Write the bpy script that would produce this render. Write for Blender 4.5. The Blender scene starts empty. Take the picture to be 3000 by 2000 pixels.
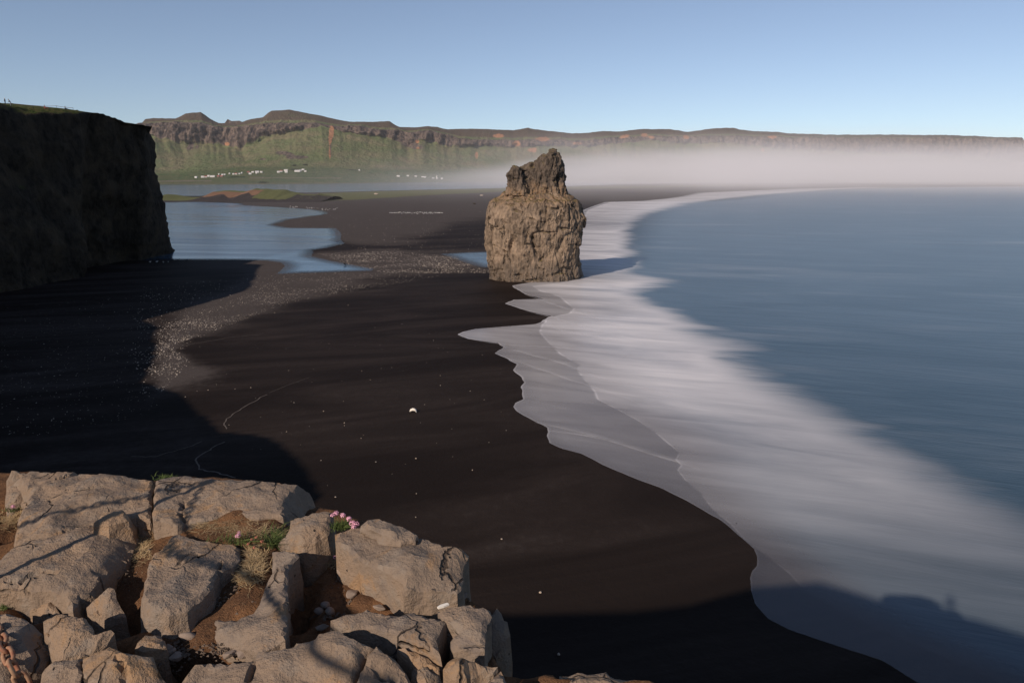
import bpy, bmesh, math, random
import numpy as np
from mathutils import Vector, Matrix
from mathutils.geometry import delaunay_2d_cdt
rnd = random.Random(7)
RNG = np.random.default_rng(11)
SC = bpy.context.scene
COL = SC.collection

# ------------------------------------------------------------------ camera
H = 30.0
PITCH = math.atan(485 / 2000)
cam = bpy.data.cameras.new('camera')
cam.lens = 24.0; cam.sensor_width = 36.0; cam.sensor_fit = 'HORIZONTAL'
cam.clip_start = 0.05; cam.clip_end = 120000
camo = bpy.data.objects.new('camera', cam); COL.objects.link(camo)
camo.location = (0, 0, H); camo.rotation_euler = (math.pi / 2 - PITCH, 0, 0)
SC.camera = camo
# ------------------------------------------------------------------ light
SUN_AZ, SUN_EL = math.radians(36), math.radians(29)
S = np.array([-math.sin(SUN_AZ) * math.cos(SUN_EL), -math.cos(SUN_AZ) * math.cos(SUN_EL), math.sin(SUN_EL)])
sun = bpy.data.lights.new('sun', 'SUN'); sun.energy = 4.3; sun.angle = math.radians(0.53); sun.color = (1.0, 0.84, 0.70)
suno = bpy.data.objects.new('sun', sun); COL.objects.link(suno)
suno.rotation_euler = Vector(-S).to_track_quat('-Z', 'Y').to_euler(); suno.location = (-30, -40, 90)
W = bpy.data.worlds.new('World'); SC.world = W; W.use_nodes = True
wt = W.node_tree; wt.nodes.clear()
sky = wt.nodes.new('ShaderNodeTexSky'); sky.sky_type = 'NISHITA'; sky.sun_disc = False
sky.sun_elevation = SUN_EL; sky.sun_rotation = math.pi + SUN_AZ
sky.air_density = 0.8; sky.dust_density = 0.05; sky.ozone_density = 4.0; sky.altitude = 0
bg = wt.nodes.new('ShaderNodeBackground'); bg.inputs['Strength'].default_value = 0.10
wo = wt.nodes.new('ShaderNodeOutputWorld')
hs = wt.nodes.new('ShaderNodeHueSaturation'); hs.inputs['Saturation'].default_value = 0.80
wt.links.new(sky.outputs[0], hs.inputs['Color']); wt.links.new(hs.outputs[0], bg.inputs[0]); wt.links.new(bg.outputs[0], wo.inputs[0])
SC.view_settings.view_transform = 'Standard'; SC.view_settings.look = 'None'
SC.view_settings.exposure = 0.0; SC.view_settings.gamma = 1.0; SC.view_settings.use_curve_mapping = False
SC.render.engine = 'CYCLES'
SC.cycles.use_denoising = True
SC.cycles.max_bounces = 8; SC.cycles.volume_bounces = 5; SC.cycles.transparent_max_bounces = 12
SC.cycles.caustics_reflective = False; SC.cycles.caustics_refractive = False

# ------------------------------------------------------------------ pixel <-> world (survey of the photograph, 3000 x 2000)
CP, SP = math.cos(PITCH), math.sin(PITCH)
def ray(u, v):
    u = np.asarray(u, float); v = np.asarray(v, float)
    d = v - 1000
    return u - 1500, 2000 * CP - d * SP, -(d * CP + 2000 * SP)
def on_z(u, v, z=0.0):
    x, y, w = ray(u, v); k = (z - H) / w
    return np.stack([x * k, y * k, np.broadcast_to(np.asarray(z, float), np.shape(x * k))], -1)
def on_y(u, v, y):
    x, f, w = ray(u, v); k = y / f
    return np.stack([x * k, f * k, H + w * k], -1)
def v_of_y(y, z=0.0):          # image row of a ground point at depth y
    y = np.asarray(y, float); dz = z - H
    fwd = y * CP - dz * SP; dn = -(y * SP + dz * CP)
    return 1000 + dn / fwd * 2000
def to_px(P):
    P = np.asarray(P, float); dz = P[..., 2] - H
    fwd = P[..., 1] * CP - dz * SP; dn = -(P[..., 1] * SP + dz * CP)
    return 1500 + P[..., 0] / fwd * 2000, 1000 + dn / fwd * 2000

# ------------------------------------------------------------------ noise
_p = np.random.default_rng(3).permutation(256); _p = np.concatenate([_p, _p, _p])
_g = np.random.default_rng(4).normal(size=(256, 3)); _g /= np.linalg.norm(_g, axis=1)[:, None]
def perlin(P):
    P = np.asarray(P, float); I = np.floor(P).astype(int); F = P - I; I &= 255
    U = F * F * F * (F * (F * 6 - 15) + 10)
    out = 0
    for dx in (0, 1):
        wx = U[:, 0] if dx else 1 - U[:, 0]
        for dy in (0, 1):
            wy = U[:, 1] if dy else 1 - U[:, 1]
            for dz in (0, 1):
                wz = U[:, 2] if dz else 1 - U[:, 2]
                h = _p[_p[_p[(I[:, 0] + dx) & 255] + ((I[:, 1] + dy) & 255)] + ((I[:, 2] + dz) & 255)]
                g = _g[h]
                out = out + wx * wy * wz * (g[:, 0] * (F[:, 0] - dx) + g[:, 1] * (F[:, 1] - dy) + g[:, 2] * (F[:, 2] - dz))
    return out * 1.5
def fbm(P, octv=4, gain=0.5, seed=0.0):
    P = np.asarray(P, float) + seed * 17.31; a = 1.0; s = 0; t = 0
    for i in range(octv):
        s = s + a * perlin(P); t += a; a *= gain; P = P * 2.03 + 5.1
    return s / t
def ridged(P, octv=3, gain=0.5, seed=0.0):
    P = np.asarray(P, float) + seed * 13.7; a = 1.0; s = 0; t = 0
    for i in range(octv):
        s = s + a * (1 - 2 * np.abs(perlin(P))); t += a; a *= gain; P = P * 2.07 + 3.3
    return s / t
def sstep(a, b, x):
    t = np.clip((x - a) / (b - a), 0, 1); return t * t * (3 - 2 * t)
def seg_dist(P, poly, closed=True):
    P = np.asarray(P, float); Q = np.asarray(poly, float)
    D = np.full(len(P), 1e18); n = len(Q)
    for i in range(n if closed else n - 1):
        a = Q[i]; b = Q[(i + 1) % n]; e = b - a
        t = np.clip(((P - a) @ e) / max(e @ e, 1e-12), 0, 1)
        D = np.minimum(D, np.linalg.norm(P - (a + t[:, None] * e), axis=1))
    return D
def inside(P, poly):
    P = np.asarray(P, float); Q = np.asarray(poly, float); c = np.zeros(len(P), bool); j = len(Q) - 1
    for i in range(len(Q)):
        xi, yi = Q[i]; xj, yj = Q[j]
        if yi != yj:
            m = ((yi > P[:, 1]) != (yj > P[:, 1])) & (P[:, 0] < (xj - xi) * (P[:, 1] - yi) / (yj - yi) + xi)
            c ^= m
        j = i
    return c
def sdf(P, poly):
    d = seg_dist(P, poly); return np.where(inside(P, poly), -d, d)
def densify(pts, step):
    pts = np.asarray(pts, float); out = []
    for i in range(len(pts)):
        a, b = pts[i], pts[(i + 1) % len(pts)]
        n = max(1, int(np.linalg.norm((b - a)[:2]) / step))
        for k in range(n): out.append(a + (b - a) * k / n)
    return np.array(out)

# ------------------------------------------------------------------ objects
def tag(o, label=None, cat=None, group=None, kind=None):
    if label: o['label'] = label
    if cat: o['category'] = cat
    if group: o['group'] = group
    if kind: o['kind'] = kind
    return o
def mesh(name, V, F, mat=None, parent=None, smooth=True, attrs=None):
    me = bpy.data.meshes.new(name)
    V = np.asarray(V, float)
    me.from_pydata(V.tolist(), [], F if isinstance(F, list) else F.tolist())
    if attrs:
        for k, a in attrs.items():
            at = me.attributes.new(k, 'FLOAT', 'POINT'); at.data.foreach_set('value', np.asarray(a, np.float32).ravel())
    me.polygons.foreach_set('use_smooth', [smooth] * len(me.polygons))
    me.update()
    return link(name, me, mat, parent)
def link(name, me, mat=None, parent=None):
    if mat is not None and not me.materials:
        for m in (mat if isinstance(mat, (list, tuple)) else [mat]): me.materials.append(m)
    o = bpy.data.objects.new(name, me); COL.objects.link(o)
    if parent is not None: o.parent = parent
    return o
def empty(name, loc=(0, 0, 0), rz=0.0):
    o = bpy.data.objects.new(name, None); COL.objects.link(o); o.location = loc; o.rotation_euler = (0, 0, rz); return o
def grid_faces(n, m):
    i = np.arange((n - 1) * (m - 1)); r, c = i // (m - 1), i % (m - 1)
    a = r * m + c
    return np.stack([a, a + 1, a + m + 1, a + m], 1)
def copy_tree(o):
    c = o.copy(); COL.objects.link(c)
    for ch in o.children:
        d = ch.copy(); COL.objects.link(d); d.parent = c
        for g in ch.children:
            e = g.copy(); COL.objects.link(e); e.parent = d
    return c
def bm_mesh(name, bm, smooth=False):
    me = bpy.data.meshes.new(name); bm.to_mesh(me); bm.free()
    me.polygons.foreach_set('use_smooth', [smooth] * len(me.polygons)); return me

# ------------------------------------------------------------------ materials
class Mat:
    def __init__(s, name):
        s.m = bpy.data.materials.new(name); s.m.use_nodes = True; s.t = s.m.node_tree; s.t.nodes.clear()
        s.out = s.t.nodes.new('ShaderNodeOutputMaterial')
    def n(s, typ, ins=None, **pr):
        nd = s.t.nodes.new('ShaderNode' + typ)
        for k, v in pr.items(): setattr(nd, k, v)
        for k, v in (ins or {}).items():
            sock = nd.inputs[k]
            if isinstance(v, bpy.types.NodeSocket): s.t.links.new(v, sock)
            else: sock.default_value = v
        return nd
    def attr(s, name): return s.n('Attribute', attribute_name=name).outputs['Fac']
    def pos(s, scale=(1, 1, 1), rz=0.0, obj=False):
        g = s.n('TexCoord').outputs['Object'] if obj else s.n('NewGeometry').outputs['Position']
        if rz: g = s.n('Mapping', {'Vector': g, 'Rotation': (0, 0, rz)}).outputs[0]
        return s.n('Mapping', {'Vector': g, 'Scale': scale}).outputs[0]
    def noise(s, vec, scale=1.0, detail=4.0, rough=0.55, dist=0.0):
        return s.n('TexNoise', {'Vector': vec, 'Scale': scale, 'Detail': detail, 'Roughness': rough, 'Distortion': dist}).outputs['Fac']
    def math(s, op, a, b=0.0, c=None, clamp=False):
        ins = {0: a, 1: b}
        if c is not None: ins[2] = c
        return s.n('Math', ins, operation=op, use_clamp=clamp).outputs[0]
    def step(s, x, a, b, lo=0.0, hi=1.0):
        return s.n('MapRange', {'Value': x, 'From Min': a, 'From Max': b, 'To Min': lo, 'To Max': hi}, interpolation_type='SMOOTHSTEP').outputs[0]
    def lin(s, x, a, b, lo=0.0, hi=1.0):
        return s.n('MapRange', {'Value': x, 'From Min': a, 'From Max': b, 'To Min': lo, 'To Max': hi}).outputs[0]
    def mix(s, f, a, b, bt='MIX'):
        a = (*a, 1) if isinstance(a, tuple) and len(a) == 3 else a
        b = (*b, 1) if isinstance(b, tuple) and len(b) == 3 else b
        return s.n('MixRGB', {'Fac': f, 'Color1': a, 'Color2': b}, blend_type=bt).outputs[0]
    def bump(s, h, dist=1.0, strength=1.0, normal=None):
        ins = {'Height': h, 'Distance': dist, 'Strength': strength}
        if normal is not None: ins['Normal'] = normal
        return s.n('Bump', ins).outputs[0]
    def bsdf(s, **k):
        ins = {}
        for a, v in k.items():
            a = a.replace('_', ' ')
            if isinstance(v, tuple) and len(v) == 3 and a != 'Normal': v = (*v, 1)
            ins[a] = v
        return s.n('BsdfPrincipled', ins).outputs[0]
    def done(s, surf=None, vol=None):
        if surf is not None: s.t.links.new(surf, s.out.inputs['Surface'])
        if vol is not None: s.t.links.new(vol, s.out.inputs['Volume'])
        return s.m
def plain(name, col, rough=0.8, spec=0.3, var=0.0, scale=8.0):
    k = Mat(name)
    c = (*col, 1)
    if var:
        f = k.noise(k.pos(obj=True), scale, 3)
        c = k.mix(f, tuple(x * (1 - var) for x in col), tuple(min(1, x * (1 + var)) for x in col))
    return k.done(k.bsdf(Base_Color=c, Roughness=rough, Specular_IOR_Level=spec))

def m_beach():
    k = Mat('black_sand'); p = k.pos()
    dry = k.attr('dry'); peb = k.attr('peb'); grs = k.attr('grass')  # dry_and_lit: sand dryness, also lowered where shade is painted in
    n1 = k.noise(k.pos((0.05, 0.12, 1), -0.3), 1, 5, .6); n2 = k.noise(p, 0.9, 6, .7); n3 = k.noise(p, 7, 3, .7)
    stre = k.noise(k.pos((0.020, 0.085, 1), -0.28), 1, 6, .62, 1.2)
    dn = k.math('ADD', dry, k.math('MULTIPLY', k.math('SUBTRACT', n2, .5), .9))
    dn = k.math('ADD', dn, k.math('MULTIPLY', k.math('SUBTRACT', stre, .5), 1.3))
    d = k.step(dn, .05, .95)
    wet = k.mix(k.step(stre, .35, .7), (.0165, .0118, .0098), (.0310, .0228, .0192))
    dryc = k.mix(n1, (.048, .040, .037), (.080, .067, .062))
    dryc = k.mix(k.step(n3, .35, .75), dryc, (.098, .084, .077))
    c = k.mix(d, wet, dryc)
    vor = k.n('TexVoronoi', {'Vector': p, 'Scale': 1.7}, feature='F1')
    spk = k.math('MULTIPLY', k.step(vor.outputs['Distance'], .34, .16), k.step(k.n('SeparateColor', {0: vor.outputs['Color']}).outputs[0], .45, .9))
    spk = k.math('MULTIPLY', spk, peb)
    c = k.mix(spk, c, (.24, .2, .17))
    gn = k.step(k.math('ADD', grs, k.math('MULTIPLY', k.math('SUBTRACT', k.noise(k.pos((.02, .05, 1)), 1, 6, .7), .5), 1.3)), .35, .75)
    c = k.mix(gn, c, k.mix(n2, (.07, .085, .035), (.16, .15, .075)))
    b = k.bump(k.math('ADD', k.noise(p, 2.2, 5, .7), k.math('MULTIPLY', n2, 1.5)), .10, .55)
    return k.done(k.bsdf(Base_Color=c, Roughness=k.lin(d, 0, 1, .7, .95), Specular_IOR_Level=k.lin(d, 0, 1, .035, .03), Normal=b))

def m_sea():
    k = Mat('sea_water'); a = k.attr('shore'); b = k.attr('inner'); c = k.attr('outer'); fo = k.attr('gain')
    rz = 0.36
    s1 = k.noise(k.pos((.05, .30, 1), rz), 1, 5, .55, .8)
    s2 = k.noise(k.pos((.020, .070, 1), rz * .8), 1, 5, .58, 1.0)
    s3 = k.noise(k.pos((.35, 2.2, 1), rz), 1, 4, .6, .3)
    s4 = k.noise(k.pos((.004, .035, 1), .1), 1, 4, .6, .6)
    st = k.math('ADD', k.math('MULTIPLY', s1, .38), k.math('ADD', k.math('MULTIPLY', s2, .57), k.math('MULTIPLY', s3, .05)))   # ~.5
    # foam body
    cn = k.math('ADD', c, k.math('MULTIPLY', k.math('SUBTRACT', s2, .5), 1.5))
    cn = k.math('ADD', cn, k.math('MULTIPLY', k.math('SUBTRACT', s1, .5), .35))
    fall = k.step(cn, .22, -.55)
    inn = k.step(k.math('ADD', b, k.math('MULTIPLY', k.math('SUBTRACT', s1, .5), .012)), -.003, .004)
    body = k.lin(st, .30, .66, .42, 1.0)
    body = k.math('MULTIPLY', body, k.lin(b, 0, .12, .74, 1.0))
    film = k.lin(st, .25, .75, .22, .55)
    film = k.math('MULTIPLY', film, k.lin(a, 0, .03, .8, 1.0))
    F = k.math('ADD', k.math('MULTIPLY', body, inn), k.math('MULTIPLY', film, k.math('SUBTRACT', 1.0, inn)))
    e1 = k.math('MULTIPLY', k.step(a, .0045, .0004), k.lin(s2, .3, .7, .03, .26))
    e2 = k.math('MULTIPLY', k.step(k.math('ABSOLUTE', k.math('SUBTRACT', b, .001)), .0026, .0004), k.lin(s1, .35, .7, 0, .25))
    F = k.math('ADD', F, k.math('ADD', e1, e2), clamp=True)
    F = k.math('MULTIPLY', F, fo)
    F = k.math('MULTIPLY', F, fall)
    wisps = k.math('MULTIPLY', k.step(k.math('ADD', k.math('MULTIPLY', s4, .6), k.math('MULTIPLY', s2, .4)), .52, .72), k.math('MULTIPLY', fo, .16))
    F = k.math('MAXIMUM', F, wisps, clamp=True)
    deep = k.mix(s4, (.009, .030, .048), (.020, .052, .074))
    deep = k.mix(k.step(k.math('ADD', s2, k.math('MULTIPLY', s1, .4)), .45, .95), deep, (.046, .080, .108))
    wb = k.bump(k.math('ADD', s1, k.math('MULTIPLY', s3, .5)), .25, .25)
    water = k.bsdf(Base_Color=deep, Roughness=.28, IOR=1.33, Specular_IOR_Level=.5, Normal=wb)
    wetsand = k.n('MixShader', {0: .10, 1: k.n('BsdfTransparent').outputs[0], 2: k.n('BsdfGlossy', {'Roughness': .2, 'Color': (.7, .7, .75, 1)}).outputs[0]}).outputs[0]
    under = k.n('MixShader', {0: k.step(b, .0, .14), 1: wetsand, 2: water}).outputs[0]
    foam = k.n('BsdfDiffuse', {'Color': k.mix(s2, (.70, .68, .71), (.84, .81, .79))}).outputs[0]
    return k.done(k.n('MixShader', {0: F, 1: under, 2: foam}).outputs[0])

def m_lagoon(name, sand_show=0.0):
    k = Mat(name)
    s = k.noise(k.pos((.012, .10, 1), .15), 1, 5, .6, .5); r = k.noise(k.pos((.6, 2.5, 1), .2), 1, 3, .6)
    c = k.mix(s, (.026, .062, .110), (.045, .095, .150))
    w = k.bsdf(Base_Color=c, Roughness=k.lin(s, .3, .7, .10, .24), IOR=1.33, Specular_IOR_Level=.5, Normal=k.bump(r, .05, .08))
    w = k.n('MixShader', {0: k.step(k.math('ADD', k.attr('edge'), k.math('MULTIPLY', k.math('SUBTRACT', s, .5), 5.0)), 7.0, .3, 0.0, .72), 1: w, 2: k.n('BsdfTransparent').outputs[0]}).outputs[0]
    if sand_show:
        w = k.n('MixShader', {0: sand_show, 1: w, 2: k.n('BsdfTransparent').outputs[0]}).outputs[0]
    return k.done(w)

def m_mountain():
    k = Mat('mountain_slope'); p = k.pos(); z = k.attr('rock'); top = k.attr('top'); sc = k.attr('scar'); pl = k.attr('plain'); road = k.attr('road')
    n1 = k.noise(k.pos((.006, .006, .012)), 1, 6, .6); n2 = k.noise(k.pos((.03, .03, .03)), 1, 5, .65); n3 = k.noise(k.pos((.05, .05, .006)), 1, 5, .65)
    rr = k.step(k.math('ADD', z, k.math('MULTIPLY', k.math('SUBTRACT', n2, .5), 1.1)), .35, .62)
    green = k.mix(k.step(n1, .35, .68), (.110, .135, .060), (.175, .155, .090))
    green = k.mix(k.step(n2, .52, .75), green, (.165, .135, .085))
    rock = k.mix(k.step(n3, .3, .72), (.040, .034, .034), (.205, .155, .125))
    moor = k.mix(n2, (.085, .064, .048), (.120, .092, .064))
    moor = k.mix(k.step(n1, .55, .75), moor, (.10, .098, .052))
    c = k.mix(rr, green, rock)
    c = k.mix(k.step(k.math('ADD', top, k.math('MULTIPLY', k.math('SUBTRACT', n2, .5), .8)), .35, .65), c, moor)
    fld = k.noise(k.pos((.004, .03, 1)), 1, 3, .5)
    plain_c = k.mix(k.step(fld, .42, .6), (.055, .10, .038), (.13, .125, .06))
    c = k.mix(pl, c, plain_c)
    c = k.mix(k.step(k.math('ADD', sc, k.math('MULTIPLY', k.math('SUBTRACT', n2, .5), .9)), .4, .7), c, (.36, .18, .10))
    c = k.mix(road, c, k.mix(fld, (.17, .13, .10), (.25, .2, .16)))
    bmp = k.bump(k.math('ADD', n2, k.math('MULTIPLY', n3, .8)), 22, .7)
    return k.done(k.bsdf(Base_Color=c, Roughness=.95, Specular_IOR_Level=.05, Normal=bmp))

def m_rock(name, dark, mid, light, sc=1.0, grass=None, gz=(.55, .8), vstretch=.35, bd=.25, wetz=None, tower=None, cracks=False):
    k = Mat(name); p = k.pos((sc, sc, sc)); pv = k.pos((sc, sc, sc * vstretch))
    a = k.noise(p, .35, 5, .6); b = k.noise(pv, 1.3, 7, .68); f = k.noise(p, 6, 4, .7)
    c = k.mix(k.step(b, .3, .62), dark, mid); c = k.mix(k.step(a, .42, .7), c, light)
    c = k.mix(k.math('MULTIPLY', k.step(f, .5, .75), .35), c, tuple(x * .55 for x in mid))
    h = k.math('ADD', k.math('MULTIPLY', b, 1.0), k.math('MULTIPLY', f, .35))
    rough = .92; spec = .12
    if cracks:
        wv = k.n('VectorMath', {0: k.pos((sc, sc, sc * .30)), 1: k.n('VectorMath', {0: k.n('TexNoise', {'Vector': p, 'Scale': .6, 'Detail': 3.0}).outputs['Color'], 'Scale': 1.6}, operation='SCALE').outputs[0]}, operation='ADD').outputs[0]
        ed = k.n('TexVoronoi', {'Vector': wv, 'Scale': .27}, feature='DISTANCE_TO_EDGE').outputs['Distance']
        cr = k.math('MULTIPLY', k.step(ed, .045, .0), k.step(k.noise(p, .5, 3), .46, .62)); c = k.mix(k.math('MULTIPLY', cr, .65), c, tuple(x * .4 for x in dark)); h = k.math('SUBTRACT', h, k.math('MULTIPLY', cr, 1.2))
    if tower:
        zt = k.n('SeparateXYZ', {0: k.n('NewGeometry').outputs['Position']}).outputs[2]
        tw = k.step(k.math('ADD', zt, k.math('MULTIPLY', k.math('SUBTRACT', a, .5), 9.0)), tower[0], tower[1])
        c = k.mix(k.math('MULTIPLY', tw, .8), c, k.mix(k.step(b, .35, .65), (.045, .038, .034), (.135, .108, .088)))
        bnd = k.math('MULTIPLY', k.step(k.math('ABSOLUTE', k.math('SUBTRACT', k.math('ADD', zt, k.math('MULTIPLY', k.math('SUBTRACT', a, .5), 8.0)), 24.5)), 4.2, .6), k.step(b, .38, .62)); c = k.mix(k.math('MULTIPLY', bnd, .75), c, (.27, .165, .09))
        vs = k.noise(k.pos((.9, .9, .07)), 1, 5, .65); c = k.mix(k.math('MULTIPLY', k.step(vs, .54, .68), .45), c, tuple(x * .5 for x in mid)); c = k.mix(k.math('MULTIPLY', k.step(vs, .42, .30), k.step(zt, 20, 12)), c, tuple(min(1, x * 1.12) for x in light))
    if wetz:
        zz = k.n('SeparateXYZ', {0: k.n('NewGeometry').outputs['Position']}).outputs[2]
        wet = k.step(k.math('ADD', zz, k.math('MULTIPLY', k.math('SUBTRACT', b, .5), 4.0)), wetz[1], wetz[0])
        c = k.mix(k.math('MULTIPLY', wet, .55), c, tuple(x * .25 for x in mid)); rough = k.lin(wet, 0, 1, .92, .3); spec = k.lin(wet, 0, 1, .12, .5)
    if grass:
        nz = k.n('SeparateXYZ', {0: k.n('NewGeometry').outputs['Normal']}).outputs[2]
        g = k.step(k.math('ADD', nz, k.math('MULTIPLY', k.math('SUBTRACT', k.noise(p, .7, 4), .5), .8)), gz[0], gz[1])
        c = k.mix(g, c, k.mix(k.step(k.noise(p, 1.1, 4, .7), .38, .66), grass[0], grass[1]))
    return k.done(k.bsdf(Base_Color=c, Roughness=rough, Specular_IOR_Level=spec, Normal=k.bump(h, bd / sc, .8)))

def m_ledge_rock():
    k = Mat('ledge_rock'); oi = k.n('ObjectInfo').outputs['Random']
    off = k.n('CombineXYZ', {0: k.math('MULTIPLY', oi, 9.0), 1: k.math('MULTIPLY', oi, 5.0)}).outputs[0]
    p = k.n('VectorMath', {0: k.n('NewGeometry').outputs['Position'], 1: off}, operation='ADD').outputs[0]
    a = k.noise(p, 3.2, 5, .6, .3); b = k.noise(p, 14, 6, .7); f = k.noise(p, 70, 4, .75); g = k.noise(p, 190, 2, .7)
    c = k.mix(k.step(a, .35, .66), (.225, .162, .112), (.34, .232, .148))
    c = k.mix(k.step(b, .48, .66), c, (.27, .215, .165))
    c = k.mix(k.math('MULTIPLY', k.step(f, .52, .72), .45), c, (.13, .098, .078))
    c = k.mix(k.math('MULTIPLY', k.step(b, .40, .26), .55), c, (.15, .115, .095))
    c = k.mix(k.lin(oi, 0, 1, 0, .6), c, (.205, .172, .145))
    vor = k.n('TexVoronoi', {'Vector': p, 'Scale': 26.0}, feature='F1').outputs
    pit = k.math('MULTIPLY', k.step(vor['Distance'], .11, .04), k.step(k.n('SeparateColor', {0: vor['Color']}).outputs[0], .72, .8))
    c = k.mix(pit, c, (.05, .04, .034))
    wv = k.n('VectorMath', {0: p, 1: k.n('VectorMath', {0: k.n('TexNoise', {'Vector': p, 'Scale': 7.0, 'Detail': 4.0}).outputs['Color'], 'Scale': .16}, operation='SCALE').outputs[0]}, operation='ADD').outputs[0]
    ed = k.n('TexVoronoi', {'Vector': wv, 'Scale': 5.5}, feature='DISTANCE_TO_EDGE').outputs['Distance']
    crk = k.math('MULTIPLY', k.step(ed, .022, .003), k.step(k.noise(p, 4.5, 2), .50, .60)); c = k.mix(k.math('MULTIPLY', crk, .85), c, (.045, .034, .028))
    stn = k.noise(p, 5.5, 6, .7, 1.0); c = k.mix(k.math('MULTIPLY', k.step(stn, .54, .64), .55), c, (.34, .20, .095)); c = k.mix(k.math('MULTIPLY', k.step(stn, .44, .36), .55), c, (.155, .130, .115))
    rg = k.step(a, .38, .62)
    h = k.math('ADD', k.math('MULTIPLY', b, 1.0), k.math('ADD', k.math('MULTIPLY', f, k.lin(rg, 0, 1, .08, .5)), k.math('MULTIPLY', g, k.lin(rg, 0, 1, .04, .16))))
    h = k.math('SUBTRACT', h, k.math('MULTIPLY', crk, .8))
    h = k.math('SUBTRACT', h, k.math('MULTIPLY', pit, .5))
    return k.done(k.bsdf(Base_Color=c, Roughness=.9, Specular_IOR_Level=.15, Normal=k.bump(h, .02, .9)))
def m_soil():
    k = Mat('brown_soil'); p = k.pos()
    a = k.noise(p, 9, 5, .65); b = k.noise(p, 60, 5, .75); f = k.noise(k.pos((1, 2.2, 1), .6), 160, 3, .7)
    c = k.mix(k.step(a, .35, .68), (.115, .062, .036), (.24, .125, .062))
    c = k.mix(k.step(b, .5, .72), c, (.075, .045, .03)); c = k.mix(k.math('MULTIPLY', k.step(f, .55, .7), .5), c, (.33, .21, .12))
    return k.done(k.bsdf(Base_Color=c, Roughness=.97, Specular_IOR_Level=.05, Normal=k.bump(k.math('ADD', b, k.math('MULTIPLY', f, .5)), .012, .9)))
def m_dune():
    k = Mat('dune'); p = k.pos(); g = k.attr('g'); e = k.attr('e')
    n = k.noise(k.pos((.03, .03, .1)), 1, 6, .65); n2 = k.noise(k.pos((.2, .2, .3)), 1, 5, .7)
    nn = k.math('MULTIPLY', k.math('SUBTRACT', n2, .5), .9)
    c = k.mix(n2, (.034, .028, .026), (.055, .045, .042))
    c = k.mix(k.step(k.math('ADD', e, nn), .4, .65), c, k.mix(n, (.16, .085, .05), (.24, .14, .085)))
    c = k.mix(k.step(k.math('ADD', g, nn), .4, .6), c, k.mix(n2, (.075, .085, .03), (.15, .15, .06)))
    return k.done(k.bsdf(Base_Color=c, Roughness=.95, Specular_IOR_Level=.05, Normal=k.bump(n2, 1.5, .6)))
M_BEACH = m_beach(); M_SEA = m_sea(); M_LAG = m_lagoon('lagoon_water'); M_POOL = m_lagoon('pool_water', .35); M_MOUNT = m_mountain()
M_STACK = m_rock('stack_rock', (.078, .060, .046), (.285, .214, .155), (.385, .285, .202), .8, ((.12, .10, .04), (.20, .14, .07)), (.68, .95), .3, .9, (1.5, 7.5), (25.5, 28.5), True)
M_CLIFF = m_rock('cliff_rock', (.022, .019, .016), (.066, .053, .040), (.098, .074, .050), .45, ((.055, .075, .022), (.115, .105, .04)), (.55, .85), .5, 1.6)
M_ROCK = m_ledge_rock(); M_SOIL = m_soil(); M_DUNE = m_dune()
M_TAN = plain('pale_line', (.115, .095, .08)); M_WHITE = plain('white_debris', (.82, .76, .66), .7, .3, .12, 3)
# ================================================================== SETTING
# ---- ground sheets
R0 = 45000.0
base = mesh('ground', [(-R0, -R0, -3), (R0, -R0, -3), (R0, R0, -3), (-R0, R0, -3)], [[0, 1, 2, 3]], plain('dark_ground', (.03, .026, .025)), smooth=False)
tag(base, kind='structure')

# shoreline survey: (row, column) pairs, row increasing
SHORE = [(516, 9000), (530, 6000), (538, 4200), (543, 3300), (546, 2900), (548.6, 2535), (552, 2358), (559, 2181), (565, 2048), (575, 2000), (581, 1960), (589, 1880), (592, 1775), (602, 1744), (616, 1707), (650, 1690),
  (700, 1670), (760, 1640), (800, 1600), (824, 1640), (827, 1557), (837, 1497), (863, 1539), (876, 1596), (877.5, 1505), (889, 1479), (909, 1539), (923, 1603), (925, 1617), (936, 1594), (950, 1570), (957, 1470), (964, 1392), (972, 1355),
  (980, 1342), (985, 1352), (993, 1373), (1005, 1456), (1016, 1474), (1022, 1468), (1035, 1449), (1046, 1474), (1067, 1516), (1085, 1502), (1106, 1530), (1120, 1536), (1135, 1528), (1147, 1530), (1170, 1532), (1180, 1512), (1192, 1501),
  (1204, 1512), (1216, 1530), (1237, 1571), (1253, 1605), (1265, 1605), (1276, 1601), (1297, 1608), (1315, 1649), (1329, 1704), (1359, 1759), (1398, 1851), (1432, 1943), (1469, 2016), (1500, 2071), (1519, 2103), (1581, 2179), (1608, 2210), (1630, 2218), (1657, 2219),
  (1675, 2205), (1693, 2199), (1729, 2201), (1769, 2214), (1813, 2250), (1845, 2312), (1889, 2446), (1934, 2580), (1987, 2670), (2000, 2692), (2200, 3100), (2600, 3600)]
INNER = [(516, 9050), (530, 6040), (538, 4240), (543, 3340), (546, 2950), (548.6, 2560), (552, 2375), (559, 2200), (565, 2065), (575, 2015), (581, 1975), (589, 1895), (592, 1790), (602, 1760), (616, 1722), (650, 1705),
  (700, 1685), (760, 1655), (800, 1625), (826, 1660), (838, 1560), (852, 1580), (870, 1640), (888, 1660), (905, 1680), (918, 1668), (931, 1603), (950, 1588), (973, 1580), (1000, 1603), (1037, 1640), (1069, 1695), (1085, 1690), (1110, 1709), (1147, 1741), (1170, 1750), (1189, 1787), (1230, 1865), (1271, 1924),
  (1326, 1989), (1347, 1979), (1363, 1996), (1377, 1984), (1418, 2016), (1446, 2053), (1483, 2080), (1520, 2120), (1577, 2179), (1612, 2223), (1679, 2312), (1720, 2348), (1755, 2402), (1827, 2536), (1898, 2714), (1983, 2893), (2100, 3150), (2600, 4200)]
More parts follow.
